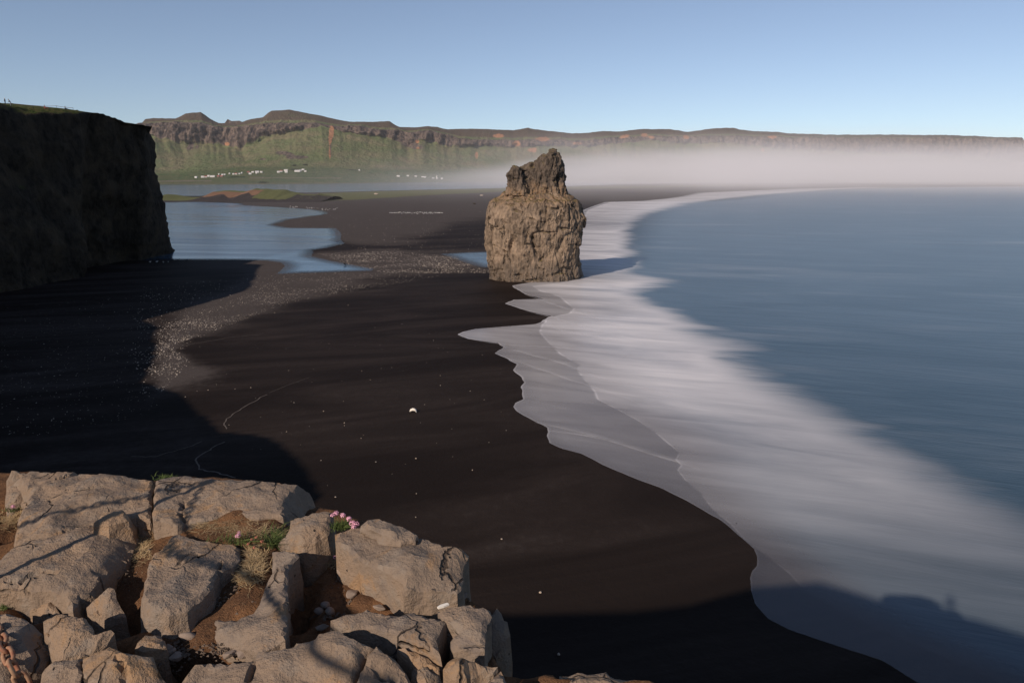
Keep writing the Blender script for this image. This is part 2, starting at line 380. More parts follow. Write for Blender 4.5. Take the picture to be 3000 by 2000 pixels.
OUTER = [(516, 9300), (530, 6200), (538, 4400), (543, 3500), (546, 3000), (549, 2620), (556, 2440), (572, 2230), (585, 2100), (594, 2030), (612, 1960), (626, 1905), (645, 1870), (676, 1850), (700, 1850), (740, 1855), (766, 1860), (785, 1870), (800, 1860), (815, 1940), (838, 1965), (846, 1900), (858, 1880), (886, 1930), (913, 1990), (950, 2060),
  (977, 2120), (1023, 2180), (1078, 2260), (1147, 2350), (1300, 2640), (1349, 2740), (1420, 2870), (1479, 2960), (1523, 3030), (1700, 3400), (2000, 4000), (2600, 5200)]
GAIN = [(516, .5), (545, .8), (560, 1), (605, 1), (640, .82), (655, .62), (672, .95), (770, 1), (800, .6), (812, .75), (830, 1), (850, .9), (950, 1), (1080, .92), (1180, .80), (1280, .66), (1380, .52), (1480, .41), (1580, .25), (1700, .16), (1850, .11), (2000, .085), (2600, .08)]  # foam cover by row; near rows also thinned in place of lens fall-off and shade
def curve_at(tab, v):
    t = np.array(tab, float); return np.interp(v, t[:, 0], t[:, 1])

# beach: one sheet, rows of constant depth, with damp and dry zones and left-hand shade painted in
def zone(P, poly, w): return 1 - sstep(-w, w, sdf(P, poly))
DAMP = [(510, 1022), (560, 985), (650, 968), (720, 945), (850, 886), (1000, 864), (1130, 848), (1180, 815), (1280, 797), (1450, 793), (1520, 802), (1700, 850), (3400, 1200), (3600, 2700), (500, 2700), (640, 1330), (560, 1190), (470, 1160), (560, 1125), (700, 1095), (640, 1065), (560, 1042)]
DAMP2 = [(1240, 695), (1330, 655), (1480, 628), (1560, 600), (1760, 590), (1760, 790), (1450, 745), (1310, 738), (1200, 742), (1080, 722), (1170, 706)]
DAMP3 = [(1000, 708), (1200, 716), (1200, 732), (920, 748), (905, 733)]
PEB = [(930, 742), (1150, 735), (1330, 752), (1400, 785), (1530, 800), (1300, 800), (1130, 800), (1010, 772)]
PEB2 = [(850, 800), (1130, 800), (1300, 808), (1000, 860), (850, 885), (650, 960), (500, 1015), (560, 1060), (470, 1150), (430, 1110), (470, 960), (700, 870)]
GRASS = [(930, 566), (1200, 557), (1600, 548), (2200, 540), (2200, 545), (1600, 556), (1250, 572), (1050, 585), (920, 590)]
ys = np.concatenate([np.array([-60, -30, -10, 5, 12, 18.]), np.geomspace(20, 4200, 460)])
us = np.concatenate([np.linspace(-2600, -100, 16), np.linspace(-60, 2400, 420), np.linspace(2440, 4200, 20)])
V = []; UV = []
for y in ys:
    yy = max(y, 20.0); vv = v_of_y(yy)
    _, f, w = ray(1500.0, vv); k = yy / f
    V.append(np.stack([(us - 1500) * k, np.full(len(us), y), np.zeros(len(us))], -1)); UV.append(np.stack([us, np.full(len(us), vv)], -1))
V = np.concatenate(V); UV = np.concatenate(UV)
jit = np.stack([fbm(V * np.array([.018, .03, 1]), 5, .6) * 70, fbm(V * np.array([.02, .03, 1]) + 40, 5, .6) * 20], -1)
J = UV + jit
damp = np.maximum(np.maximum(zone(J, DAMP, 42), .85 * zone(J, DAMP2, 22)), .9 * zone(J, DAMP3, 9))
LIT_BAND = [(560, 900), (640, 860), (700, 800), (560, 760), (900, 730), (640, 560), (640, 500), (2600, 500), (2600, 620), (1700, 640), (1560, 800), (1100, 812), (870, 900), (640, 985), (540, 1040), (640, 1110), (470, 1165), (455, 1090), (470, 1000)]
dry = (1 - damp) * np.clip(.22 + .78 * zone(J, LIT_BAND, 40), 0, 1)  # sand outside the band darkened to deepen the headland's shade
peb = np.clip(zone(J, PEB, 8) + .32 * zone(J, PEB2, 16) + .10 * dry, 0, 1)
grs = zone(UV, GRASS, 5)
V[:, 2] = fbm(V * np.array([.05, .05, 1]), 3, seed=2) * .10 * dry * sstep(2000, 300, V[:, 1]) - .02
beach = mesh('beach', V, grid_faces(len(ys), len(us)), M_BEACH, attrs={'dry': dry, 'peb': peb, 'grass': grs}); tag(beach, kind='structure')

# sea: swash film, foam and open water in one sheet
ys = np.concatenate([np.linspace(12, 27, 16), np.geomspace(27.5, 60, 260), np.geomspace(60.3, 300, 420), np.geomspace(302, 60000, 420)])
offs = np.concatenate([np.linspace(0, .02, 14), np.linspace(.023, .12, 24), np.linspace(.13, .5, 26), np.geomspace(.53, 12, 22)])
V = []; A = []; B = []; C = []; Gn = []
for y in ys:
    vv = float(v_of_y(y)); _, f, w = ray(1500.0, vv); k = y / f
    xs, xi, xo = [(curve_at(t, vv) - 1500) * k / y for t in (SHORE, INNER, OUTER)]
    wob = 0.0
    o = offs
    V.append(np.stack([(xs + o) * y, np.full(len(o), y), np.full(len(o), .03)], -1))
    A.append(o); B.append(xs + o - xi); C.append((xs + o - xo) / (.42 * max(xo - xs, .012))); Gn.append(np.full(len(o), curve_at(GAIN, vv)))
V = np.concatenate(V); A = np.concatenate(A); B = np.concatenate(B); C = np.concatenate(C); Gn = np.concatenate(Gn)
V[:, 0] += np.where(A < .02, perlin(V * np.array([.1, .5, 1]) + .37) * .25 * np.clip(V[:, 1] / 100, 0, 1.5), 0)
sea = mesh('sea', V, grid_faces(len(ys), len(offs)), M_SEA, attrs={'shore': A, 'inner': B, 'outer': C, 'gain': Gn}); tag(sea, kind='structure')

# lagoons
def sheet(name, px, z, mat):
    P = on_z([a for a, b in px], [b for a, b in px], z)
    P = densify(P, 6.0)
    P[:, :2] += np.stack([fbm(P * .05, 3), fbm(P * .05 + 9, 3)], -1) * np.clip(P[:, 1:2] / 250, .3, 3) * .8
    lo, hi = P[:, :2].min(0), P[:, :2].max(0); q = RNG.uniform(lo, hi, (5000, 2)); q = q[sdf(q, P[:, :2]) < -1.0]
    q2 = on_z(RNG.uniform(300, 1500, 6000), RNG.uniform(534, 800, 6000), z)[:, :2]; q2 = q2[sdf(q2, P[:, :2]) < -1.0]; q = np.concatenate([q, q2])
    nP = len(P); v2, e, f, *_ = delaunay_2d_cdt([Vector(p) for p in np.concatenate([P[:, :2], q])], [(i, (i + 1) % nP) for i in range(nP)], [], 1, 1e-4)
    vv_ = np.array([(p.x, p.y) for p in v2])
    o = mesh(name, [(p[0], p[1], z) for p in vv_], [list(t) for t in f], mat, smooth=False, attrs={'edge': seg_dist(vv_, P[:, :2])}); return tag(o, kind='structure')
sheet('lagoon_water', [(200, 593), (468, 593), (583, 591), (709, 596), (716, 601), (845, 608), (923, 614), (957, 620), (960, 628), (848, 643), (801, 659), (844, 667), (984, 668), (1001, 686), (997, 699), (1008, 713), (959, 726), (912, 733),
  (920, 739), (912, 750), (942, 758), (1027, 775), (1097, 788), (1086, 793), (908, 799), (810, 802), (835, 779), (823, 769), (780, 763), (695, 761), (495, 761), (200, 763)], .05, M_LAG)
FAR_TOP = [(200, 542.5), (468, 541.5), (700, 540.5), (960, 538.5), (1180, 534.5), (1440, 532.5), (1700, 532), (2100, 533.5)]
sheet('far_lagoon_water', FAR_TOP + [(2050, 535.5), (1760, 542), (1660, 545.5), (1440, 552), (1220, 556.5), (964, 563.5), (876, 564.5), (640, 574), (474, 574.5), (200, 576)], .35, M_LAG)
sheet('tide_pool_water', [(1290, 744), (1360, 739), (1430, 737), (1560, 740), (1600, 790), (1470, 790), (1400, 781), (1350, 764)], .05, M_POOL)

# thin pale drift lines on the sand
def strip(name, px, wid):
    P = on_z([a for a, b in px], [b for a, b in px], .012); V = []; F = []
    Q = []
    for a, b in zip(P, P[1:]):
        for t in np.linspace(0, 1, 7)[:-1]: Q.append(a + (b - a) * t)
    Q = np.array(Q); Q[:, :2] += np.stack([fbm(Q * .8, 3), fbm(Q * .8 + 7, 3)], -1) * .5
    for i, q in enumerate(Q):
        d = Q[min(i + 1, len(Q) - 1)] - Q[max(i - 1, 0)]; n = np.array([-d[1], d[0], 0]); n /= np.linalg.norm(n) + 1e-9
        w = wid * (.45 + .55 * abs(math.sin(i * 1.7)))
        V += [q - n * w, q + n * w]
        if i: F.append([2 * i - 2, 2 * i - 1, 2 * i + 1, 2 * i])
    return tag(mesh(name, V, F, M_TAN, smooth=False), kind='structure')
strip('drift_line', [(665, 1256), (652, 1240), (682, 1213), (735, 1180), (790, 1150)], .09)
strip('drift_line', [(790, 1150), (860, 1122), (920, 1100)], .04)
strip('drift_line', [(690, 1398), (640, 1385), (585, 1373), (574, 1345), (620, 1311), (668, 1290)], .10)
strip('drift_line', [(380, 1336), (450, 1338), (540, 1312), (600, 1290)], .06)
strip('drift_line', [(512, 1022), (560, 1008), (690, 986), (780, 978)], .07)

# dune bank between the lagoons
top = [(471, 577), (488, 569.5), (505, 570), (522, 573), (545, 576), (575, 578), (604, 578), (622, 570), (638, 559), (655, 558), (678, 557), (705, 559.5), (726, 561), (740, 555), (753, 552), (794, 554), (835, 555.5), (862, 563), (896, 569), (930, 570), (938, 567), (950, 571), (985, 574)]
nx, ny = 180, 26
uu = np.linspace(471, 985, nx); tv = np.interp(uu, [a for a, b in top], [b for a, b in top]) + fbm(np.stack([uu * .05, uu * 0, uu * 0], -1), 3) * 1.6
V = []; gg = []; ee = []
for j in range(ny):
    t = j / (ny - 1)
    y = 800 + 150 * t
    crest_y = 905.0
    zc = on_y(uu, tv, crest_y)[:, 2]; zc = np.maximum(zc, .3)
    x = on_y(uu, tv, crest_y)[:, 0] * (1 - .0 * t)
    pr = np.clip((y - 812) / (crest_y - 812), 0, 1)
    face = np.where(y < crest_y, (sstep(0, 1, pr) * .55 + .45 * pr ** 1.3), 1 - sstep(crest_y, 950, y))
    z = zc * face - .1
    V.append(np.stack([x, np.full(nx, y), z], -1))
    hfrac = face
    uf = sstep(600, 640, uu) * (1 - sstep(770, 800, uu))
    gg.append(np.where(y > crest_y - 12, 1.0, np.where(uf > .5, sstep(.86, .97, hfrac), sstep(.12, .4, hfrac) * (1 - .6 * (uu > 880)))))
    ee.append(uf * sstep(.45, .62, hfrac + .12 * np.sin(uu * .09)))
V = np.concatenate(V); V[:, 2] += (fbm(V * .06, 4) * 1.6 + fbm(V * .3, 3) * .7) * sstep(.3, 3, V[:, 2])
dune = mesh('dune_terrain', V, grid_faces(ny, nx), M_DUNE, attrs={'g': np.concatenate(gg), 'e': np.concatenate(ee)}); tag(dune, kind='structure')

# ---- mountains: plain, talus, cliff band, plateau
SKY = [(100, 372), (300, 368), (420, 365), (438, 361), (445, 350), (471, 347), (532, 348), (545, 343), (563, 334), (607, 329), (617, 336), (631, 348), (655, 362), (690, 362), (719, 359), (746, 351), (784, 345), (801, 331), (811, 325.5), (845, 324), (862, 322.5), (896, 329), (947, 339), (998, 351), (1032, 357), (1100, 358), (1148, 356), (1158, 363),
  (1175, 373), (1220, 374), (1258, 370), (1285, 373), (1316, 380), (1353, 378), (1411, 378), (1506, 382), (1526, 379), (1547, 375), (1567, 380), (1625, 386), (1676, 391), (1710, 390), (1758, 385), (1812, 385.6), (1846, 381), (1880, 378), (1914, 379), (1958, 379.5), (2004, 386), (2048, 382), (2084, 376), (2137, 375), (2154, 379.7), (2208, 385), (2269, 387), (2296, 391),
  (2424, 395), (2579, 395), (2756, 396.5), (2844, 398.7), (2902, 402.7), (2972, 404), (2975, 412), (2981, 430), (2990, 470), (3000, 527), (3300, 530)]
CTOP = [(100, 372), (440, 360), (454, 361), (522, 358), (573, 361), (610, 363), (658, 371), (702, 373.5), (760, 368), (804, 360), (862, 362), (913, 360), (950, 362), (998, 372), (1066, 368), (1117, 382), (1168, 382), (1200, 388), (1258, 381), (1302, 393), (1353, 408), (1438, 410), (1506, 412), (1608, 410), (1700, 412), (1800, 405), (1900, 398), (2000, 402), (2100, 398), (2300, 402), (2600, 404), (2900, 406), (2972, 405), (3000, 528), (3300, 531)]
CBOT = [(100, 405), (461, 399), (488, 409), (539, 423), (583, 421), (624, 426), (665, 430), (709, 436), (743, 426), (794, 402), (828, 396), (869, 385), (913, 379), (950, 369), (981, 379), (1032, 392), (1066, 396), (1117, 400), (1202, 426), (1234, 412), (1316, 432), (1353, 432), (1421, 429), (1506, 432), (1608, 430), (1700, 432), (1800, 424), (1900, 412), (2000, 422), (2100, 420), (2300, 440), (2600, 455), (2900, 470), (2980, 480), (3000, 529), (3300, 532)]
mu = np.linspace(60, 3080, 1080); nm = len(mu)
PX = np.stack([mu * .02, mu * 0, mu * 0], -1)
sky_v = curve_at([(b, a) for b, a in SKY], mu) + fbm(PX * 3, 3, seed=1) * 1.6
ct_v = np.maximum(curve_at(CTOP, mu) + fbm(PX * 1.5, 3, seed=2) * 5, sky_v + 1.2)
cb_v = np.maximum(curve_at(CBOT, mu) + fbm(PX * 2.2, 3, seed=3) * 8, ct_v + 3)
yf = np.interp(mu, [100, 500, 900, 1200, 1500, 2000, 3000], [3350, 3400, 3500, 3700, 3950, 4300, 4600])     # foot of the talus
y_cb = yf + np.interp(mu, [100, 900, 1500, 3000], [620, 640, 560, 420]); y_ct = y_cb + 90; y_sk = y_ct + np.interp(mu, [100, 800, 1100, 3000], [260, 420, 380, 300])
shore_y = on_z(mu, curve_at(FAR_TOP, mu))[:, 1]
zone_rows = []
def add_row(y, v, rock, topv, plainv): zone_rows.append((y, v, rock, topv, plainv))
def zz(v, y): return on_y(mu, v, y)[:, 2]
z_foot = np.interp(mu, [100, 500, 700, 900, 1300, 1600, 3000], [30 + 3350 * .0045, 34, 66, 66, 50, 30, 12])
rows = []
for t in np.linspace(0, 1, 26):                                # plain rising from the lagoon shore
    y = shore_y - 40 + (yf - shore_y + 40) * t
    z = z_foot * (t ** 1.8) + np.where(t < .03, -1.0, .4); rows.append((mu, y, z, 0, 0, 1))
zf = rows[-1][2]; zcb = zz(cb_v, y_cb); zct = zz(ct_v, y_ct); zsk = zz(sky_v, y_sk)
for t in np.linspace(0, 1, 42)[1:]:                            # talus, concave
    y = yf + (y_cb - yf) * t; z = zf + (zcb - zf) * (t ** 1.35); rows.append((mu, y, z, .22 * float(sstep(.7, 1, np.array(t))), 0, 1 - sstep(0, .22, np.full(nm, t))))
for t in np.linspace(0, 1, 30)[1:]:                            # cliff band
    y = y_cb + (y_ct - y_cb) * t; z = zcb + (zct - zcb) * t; rows.append((mu, y, z, float(sstep(-.25, .45, np.array(t))) if t < .9 else .75, 0, 0)); 
for t in np.linspace(0, 1, 24)[1:]:                            # moor above
    y = y_ct + (y_sk - y_ct) * t; z = zct + (zsk - zct) * (1 - (1 - t) ** 1.5); rows.append((mu, y, z, .35 * (1 - t), sstep(0, .3, np.full(nm, t)), 0))
for t in (.15, .5, 1.0):
    rows.append((mu, y_sk + 900 * t, zsk * (1 - .35 * t) - 4 * t, 0, 1, 0))
nr = len(rows); Vm = np.zeros((nr, nm, 3)); at = {k: np.zeros((nr, nm)) for k in ('rock', 'top', 'plain', 'scar', 'road')}
wid = (mu - 1500) / (2000 * CP + 485 * SP)                     # horizontal direction of each column
for i, (m_, y, z, rk, tp, pl) in enumerate(rows):
    Vm[i, :, 0] = wid * y; Vm[i, :, 1] = y; Vm[i, :, 2] = z
    at['rock'][i] = rk; at['top'][i] = tp; at['plain'][i] = pl
P = Vm.reshape(-1, 3)
cw = at['rock'].ravel() * np.minimum(1, np.repeat(((cb_v - ct_v) / 22)[None], nr, 0).ravel())
tal = (1 - at['plain'].ravel()) * (1 - at['rock'].ravel()) * (1 - at['top'].ravel())
up = at['top'].ravel()
but = ridged(np.stack([P[:, 0] * .011, P[:, 2] * .0016, P[:, 1] * .001], -1), 4, .55, 1)
gul = fbm(np.stack([P[:, 0] * .0045, P[:, 2] * .0012, P[:, 1] * .0004], -1), 4, .5, 2)
fin = fbm(P * np.array([.02, .02, .02]), 4, .55, 3)
P[:, 1] += -but * 85 * cw ** 1.3 - gul * 60 * tal - fin * 34 * (cw + .45 * tal)
P[:, 2] += fin * (3.0 * tal + 6 * cw) + fbm(P * .006, 4, seed=6) * 8 * up * (1 - sstep(.9, 1, up) * .6)
P[:, 2] += np.where(at['plain'].ravel() > .9, fbm(P * .01, 3, seed=8) * .8, 0)
def blob(u0, v0, ru, rv, sl=0.0):
    U, Vv = to_px(P); du = (U - u0 - sl * (Vv - v0)) / ru; dv = (Vv - v0) / rv
    return np.exp(-(du * du + dv * dv))
scar = sum(blob(*a) for a in [(971, 385, 9, 20), (968, 408, 5, 16, -.05), (966, 450, 3, 25, .05), (1512, 421, 15, 11), (1590, 408, 26, 8), (1690, 421, 16, 6), (1830, 400, 17, 7, -1.2), (1888, 396, 12, 7), (1910, 403, 10, 5), (2262, 402, 18, 6), (2235, 440, 5, 9), (1223, 415, 7, 6), (1225, 434, 7, 4), (1560, 440, 18, 8), (1460, 398, 22, 7), (2010, 402, 12, 8), (665, 422, 9, 7), (1396, 455, 6, 12)])
at['rock'] = np.clip(at['rock'] + sum(blob(*a) for a in [(825, 448, 20, 6), (850, 457, 14, 11), (885, 461, 26, 6), (770, 466, 12, 4), (1170, 402, 24, 10, 1.5), (1215, 428, 26, 12, 1.8), (560, 428, 8, 9), (552, 436, 6, 4), (577, 432, 5, 5), (968, 440, 4, 30)]).reshape(nr, nm) * .9 * (at['plain'] < .5), 0, 1)
U, Vv = to_px(P)
pl = at['plain'].ravel()
road = ((np.abs(Vv - 521 - .0025 * (U - 900)) < .9) & (U > 730) & (U < 1000) & (pl > .5)) * .8 + (np.abs(Vv - 531 + .01 * (U - 470)) < 2.0) * (U < 620) * (pl > .5) * .7 + (np.abs(Vv - 538.5 + .003 * (U - 470)) < 1.3) * (U < 1500) * (pl > .5) * .5
mountain = mesh('mountain', P, grid_faces(nr, nm), M_MOUNT, attrs={'rock': at['rock'] * np.ones((nr, nm)), 'top': at['top'], 'plain': at['plain'], 'scar': np.clip(scar, 0, 1), 'road': np.clip(road, 0, 1)}); tag(mountain, kind='structure')
MV = P.reshape(nr, nm, 3)
# a farther tooth of rock behind the saddle
pk = [(650, 366), (658, 361), (667, 349), (672, 352), (678, 355), (690, 354.5), (702, 354), (708, 357), (716, 359), (735, 366)]
V = []; 
for j, dy in enumerate((0, 60, 160)):
    for u, v in pk:
        q = on_y(u, v if j == 1 else 372, 5300 + dy + 30 * math.sin(u)); V.append(q)
pkm = mesh('mountain_peak', V, grid_faces(3, len(pk)), M_MOUNT, attrs={'rock': np.ones(len(V)), 'top': np.zeros(len(V)), 'plain': np.zeros(len(V)), 'scar': np.zeros(len(V)), 'road': np.zeros(len(V))}); tag(pkm, kind='structure')
def plain_z(x, y):            # height of the far plain under a building
    i = np.argmin((MV[:66, :, 0] - x) ** 2 + (MV[:66, :, 1] - y) ** 2); return MV[:66].reshape(-1, 3)[i, 2]

# ---- the headland: cliff on the left, curving round behind the camera
# rim (x, y, z), bench-in, bench-out, base  -- the rim heights cast the scalloped shadow on the beach
def rim_from_shadow(u, v, rx, ry):
    g = on_z(u, v); k = math.hypot(rx - g[0], ry - g[1]); return k * math.tan(SUN_EL)
def vis(u, v):                # visible skyline points: on the plan line of the rim
    a, b = np.array([-150., 178.]), np.array([-128.5, 254.]); dx, f, w = ray(u, v); r = dx / f
    t = (a[0] - r * a[1]) / (r * (b[1] - a[1]) - (b[0] - a[0])); p = a + t * (b - a)
    return (p[0], p[1], float(on_y(u, v, p[1])[2]))
prof = []   # (rim), (bin), (bout), (base)
def face(rim, base, f1=.38, f2=.75):
    r = np.array(rim, float); b = np.array([base[0], base[1], -1.5])
    p1 = r + (b - r) * f1; p2 = r + (b - r) * f2; p1[2] = r[2] * .66; p2[2] = r[2] * .30
    prof.append((r, p1, p2, b))
face((-420, 400, 30), (-400, 412)); face((-300, 345, 38), (-288, 360)); face((-200, 305, 43), (-192, 318)); face((-150, 281, 45), (-143, 289)); face((-136.5, 268, 45.5), (-134.5, 271))
for (u, v), (bu, bv) in [((446, 372), (490, 763)), ((404, 364), (446, 766)), ((370, 359), (405, 770)), ((337, 347), (365, 776)), ((303, 335), (330, 780)), ((269, 330), (290, 790)), ((236, 326), (252, 812)), ((189, 320), (205, 820)), ((143, 318), (155, 828)), ((109, 320), (110, 838)), ((84, 318), (80, 845)), ((50, 314), (40, 852)), ((0, 303), (0, 859))]:
    b = on_z(bu - 58 * (bu > 280) - 22 * (bu > 400), bv); face(vis(u, v), (b[0], b[1]))
face((-149.5, 166, 51), (-139, 170)); face((-146.5, 157, 55), (-136, 160))
for g, r, b in [((740, 815), (-136.8, 123.8), (-124, 128)), ((720, 845), (-128.8, 108.3), (-116, 111)), ((600, 885), (-123.5, 97.8), (-110, 99)), ((410, 935), (-119, 90.5), (-106, 90)), ((460, 955), (-113.1, 81.8), (-100, 80)), ((440, 985), (-108.3, 74.7), (-95, 72)), ((450, 1040), (-99.5, 61.7), (-86, 58)), ((405, 1115), (-91.2, 50.7), (-77, 47)),
     ((520, 1150), (-84, 42.7), (-70, 39)), ((590, 1215), (-76.2, 33.9), (-62, 30)), ((650, 1265), (-70.9, 28), (-57, 25)), ((770, 1275), (-67.5, 24.2), (-53, 22)), ((830, 1310), (-64, 20.3), (-48, 20)), ((865, 1360), (-60.5, 16.6), (-43, 18)), ((910, 1430), (-56.1, 12.3), (-38, 16))]:
    face((r[0], r[1], rim_from_shadow(*g, *r)), b)
def bench(g, r, b1, b2, b, rz=None):
    z = rim_from_shadow(*g, *r) if g else rz
    prof.append((np.array([r[0], r[1], z]), np.array(b1), np.array(b2), np.array([b[0], b[1], -1.5])))
bench((965, 1590), (-53, 9), (-30, 8, 24), (-22, 9, 16), (-30, 15))
bench((1080, 1680), (-48, 4.5), (-32, 4, 23), (-24, 5, 14), (-24, 12))
bench((1250, 1780), (-42, -1.5), (-24, 0, 24), (-16, 1.5, 16), (-14, 10))
bench((1490, 1800), (-36, -7), (-14, -2, 25), (-5.6, 1.2, 27.0), (-6, 10))
bench((1850, 1790), (-29.5, -9.7), (-7, -2, 27.5), (-3.2, 1.6, 28.2), (-2.5, 10))
bench((2000, 1765), (-26.5, -10.7), (-5, -1.5, 28.6), (-1.8, 2.15, 28.6), (-1.5, 12))
bench((2200, 1720), (-23.4, -11.5), (-3.5, -2, 28.6), (-1.0, 1.75, 28.65), (-.6, 11))
bench((2400, 1705), (-19.4, -12.7), (-2.5, -2, 28.6), (-.5, 1.55, 28.6), (0, 10))
bench((2580, 1760), (-15.1, -14), (-1.5, -2.2, 28.6), (-.15, 1.3, 28.55), (.6, 9))
bench((2640, 1790), (-13.6, -14.2), (-.8, -2.3, 28.6), (.1, 1.15, 28.5), (1.2, 8))
bench((2760, 1803), (-10.9, -14.5), (0, -2.6, 28.6), (.3, 1.0, 28.4), (2.2, 7))
bench((2850, 1812), (-8.9, -14.8), (.6, -3, 28.5), (.9, .6, 28.2), (4, 6))
bench((3000, 1860), (-5.7, -15.2), (1.5, -4, 28.3), (2, -.6, 27.6), (7, 3))
bench(None, (0, -17, 0), (4, -8, 27), (6, -5, 22), (12, -3), 36)
bench(None, (12, -24, 0), (15, -18, 24), (18, -15, 16), (24, -12), 33)
bench(None, (34, -44, 0), (38, -40, 20), (41, -38, 10), (46, -36), 29)
bench(None, (60, -90, 0), (64, -87, 18), (68, -85, 8), (74, -83), 27)
PR = []
for r_, p1_, p2_, b_ in prof:
    r_ = np.array(r_); d_ = (np.array(p1_) - r_)[:2]; L_ = np.linalg.norm(d_) + 1e-6; o_ = min(3.6, .4 * L_) if L_ < 12 else .06 * L_
    lip = np.array([r_[0] + d_[0] / L_ * o_, r_[1] + d_[1] / L_ * o_, r_[2] - min(1.7, .5 * o_)]); PR.append((r_, lip, np.array(p1_), np.array(p2_), np.array(b_)))
PR = np.array(PR)                                            # n, 4, 3
# resample along the rim (finer where the shadow needs it)
seg = np.concatenate([[0], np.cumsum(np.maximum(np.linalg.norm(np.diff(PR[:, 0, :2], axis=0), axis=1), .5))])
tt = np.concatenate([np.linspace(a, b, max(2, int((b - a) / (1.1 if a > seg[4] else 6))), endpoint=False) for a, b in zip(seg, seg[1:])] + [[seg[-1]]])
CT = np.stack([[np.interp(tt, seg, PR[:, j, c]) for c in range(3)] for j in range(5)])
CT = CT.transpose(2, 0, 1)
n = len(tt); NF = 64
ts = np.linspace(0, 1, NF)
knots = np.array([0, .09, .36, .64, 1.0])
rows = []
din = np.zeros((n, 2))                                         # inland direction
d = np.gradient(CT[:, 0, :2], axis=0); d /= np.linalg.norm(d, axis=1)[:, None] + 1e-9
din = np.stack([d[:, 1], -d[:, 0]], -1)                        # rim runs far -> near camera; inland on its right
for dist, dz in ((150, 8), (90, 6), (45, 4), (20, 2.4), (9, 1.2), (4, .45), (1.6, .1)):
    rows.append(np.stack([CT[:, 0, 0] + din[:, 0] * dist, CT[:, 0, 1] + din[:, 1] * dist, CT[:, 0, 2] + dz * sstep(0, 1, np.full(n, .8))], -1))
for t in ts:
    rows.append(np.stack([[np.interp(t, knots, CT[i, :, c]) for i in range(n)] for c in range(3)], -1))
VH = np.array(rows); K = len(rows) - NF
P = VH.reshape(-1, 3)
tf = np.repeat(np.concatenate([np.full(K, -1.0), ts])[:, None], n, 1).ravel()
bcol = (np.arange(n) > np.searchsorted(tt, seg[-18]))
near = np.maximum(np.exp(-((P[:, 0]) ** 2 + (P[:, 1]) ** 2) / 60.0), np.repeat(bcol[None], len(rows), 0).ravel() * np.where(tf < .62, .97, .6))
amp = np.where(tf < 0, 0.0, np.minimum(1, np.clip(tf, 0, 1) * 7)) * (1 - near) * np.clip(1.2 - .0 * tf, 0, 1)
out = -np.repeat(din[None], len(rows), 0).reshape(-1, 2)
dsp = fbm(P * np.array([.05, .05, .035]), 5, .55, 5) * 3.4 + ridged(P * np.array([.12, .12, .05]), 4, .6, 6) * 2.2 + fbm(P * .6, 4, .6, 8) * .9
dsp -= .6 * np.clip(np.sin(P[:, 2] * .45 + fbm(P * .05, 2) * 3), -1, 1) * .6
P[:, :2] += out * ((dsp - .9) * amp)[:, None]
P[:, 2] += np.where(tf < 0, fbm(P * .12, 3, seed=9) * .5, fbm(P * .4, 4, seed=9) * .9 * np.minimum(1, amp) * (1 - near)) * (tf < .95)
rimrow = np.abs(tf) < 1e-6; P[rimrow, 2] += fbm(P[rimrow] * .7, 4, .6, seed=3) * .7 * (1 - near[rimrow])
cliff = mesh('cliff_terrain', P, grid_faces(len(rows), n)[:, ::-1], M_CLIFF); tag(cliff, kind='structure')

# ---- fog bank over the far beach
k = Mat('fog'); g = k.n('NewGeometry').outputs['Position']; xyz = k.n('SeparateXYZ', {0: g}).outputs
nz = k.noise(k.pos((.0011, .0011, .007)), 1, 4, .55)
nz2 = k.noise(k.pos((.0022, .0016, .011)), 1, 4, .6)
xx = k.math('ADD', xyz[0], k.math('MULTIPLY', k.math('SUBTRACT', nz, .5), 900))
lf = k.step(xx, -650, 500)
topz = k.math('MULTIPLY', k.lin(lf, 0, 1, 50, 180), k.math('MULTIPLY', k.step(xyz[1], 250, 2400, .34, 1.0), k.lin(nz, .3, .7, .62, 1.30)))
hz = k.math('DIVIDE', xyz[2], topz)
hf = k.step(hz, 1.0, .25)
yf_ = k.step(k.math('ADD', xyz[1], k.math('MULTIPLY', xyz[0], -.05)), 150, 1600)
den = k.math('MULTIPLY', k.math('MULTIPLY', k.math('MULTIPLY', lf, hf), yf_), k.lin(nz2, .32, .68, .00030, .0014)); den = k.math('ADD', den, .000022)
vol = k.n('VolumePrincipled', {'Color': (.90, .885, .915, 1), 'Density': den, 'Anisotropy': -.2})
M_FOG = k.done(vol=vol.outputs[0])
try: M_FOG.cycles.volume_step_rate = .12
except Exception as ex: print(ex)
fx0, fx1, fy0, fy1, fz0, fz1 = -3600, 5200, 320, 4700, -2, 500
bmf = bmesh.new(); bmesh.ops.create_cube(bmf, size=1)
for v_ in bmf.verts: v_.co = Vector(((fx0 + fx1) / 2 + v_.co.x * (fx1 - fx0), (fy0 + fy1) / 2 + v_.co.y * (fy1 - fy0), (fz0 + fz1) / 2 + v_.co.z * (fz1 - fz0)))
fog = link('fog', bm_mesh('fog', bmf), M_FOG); tag(fog, 'low pale fog bank lying over the far beach and bay', 'fog', kind='stuff')

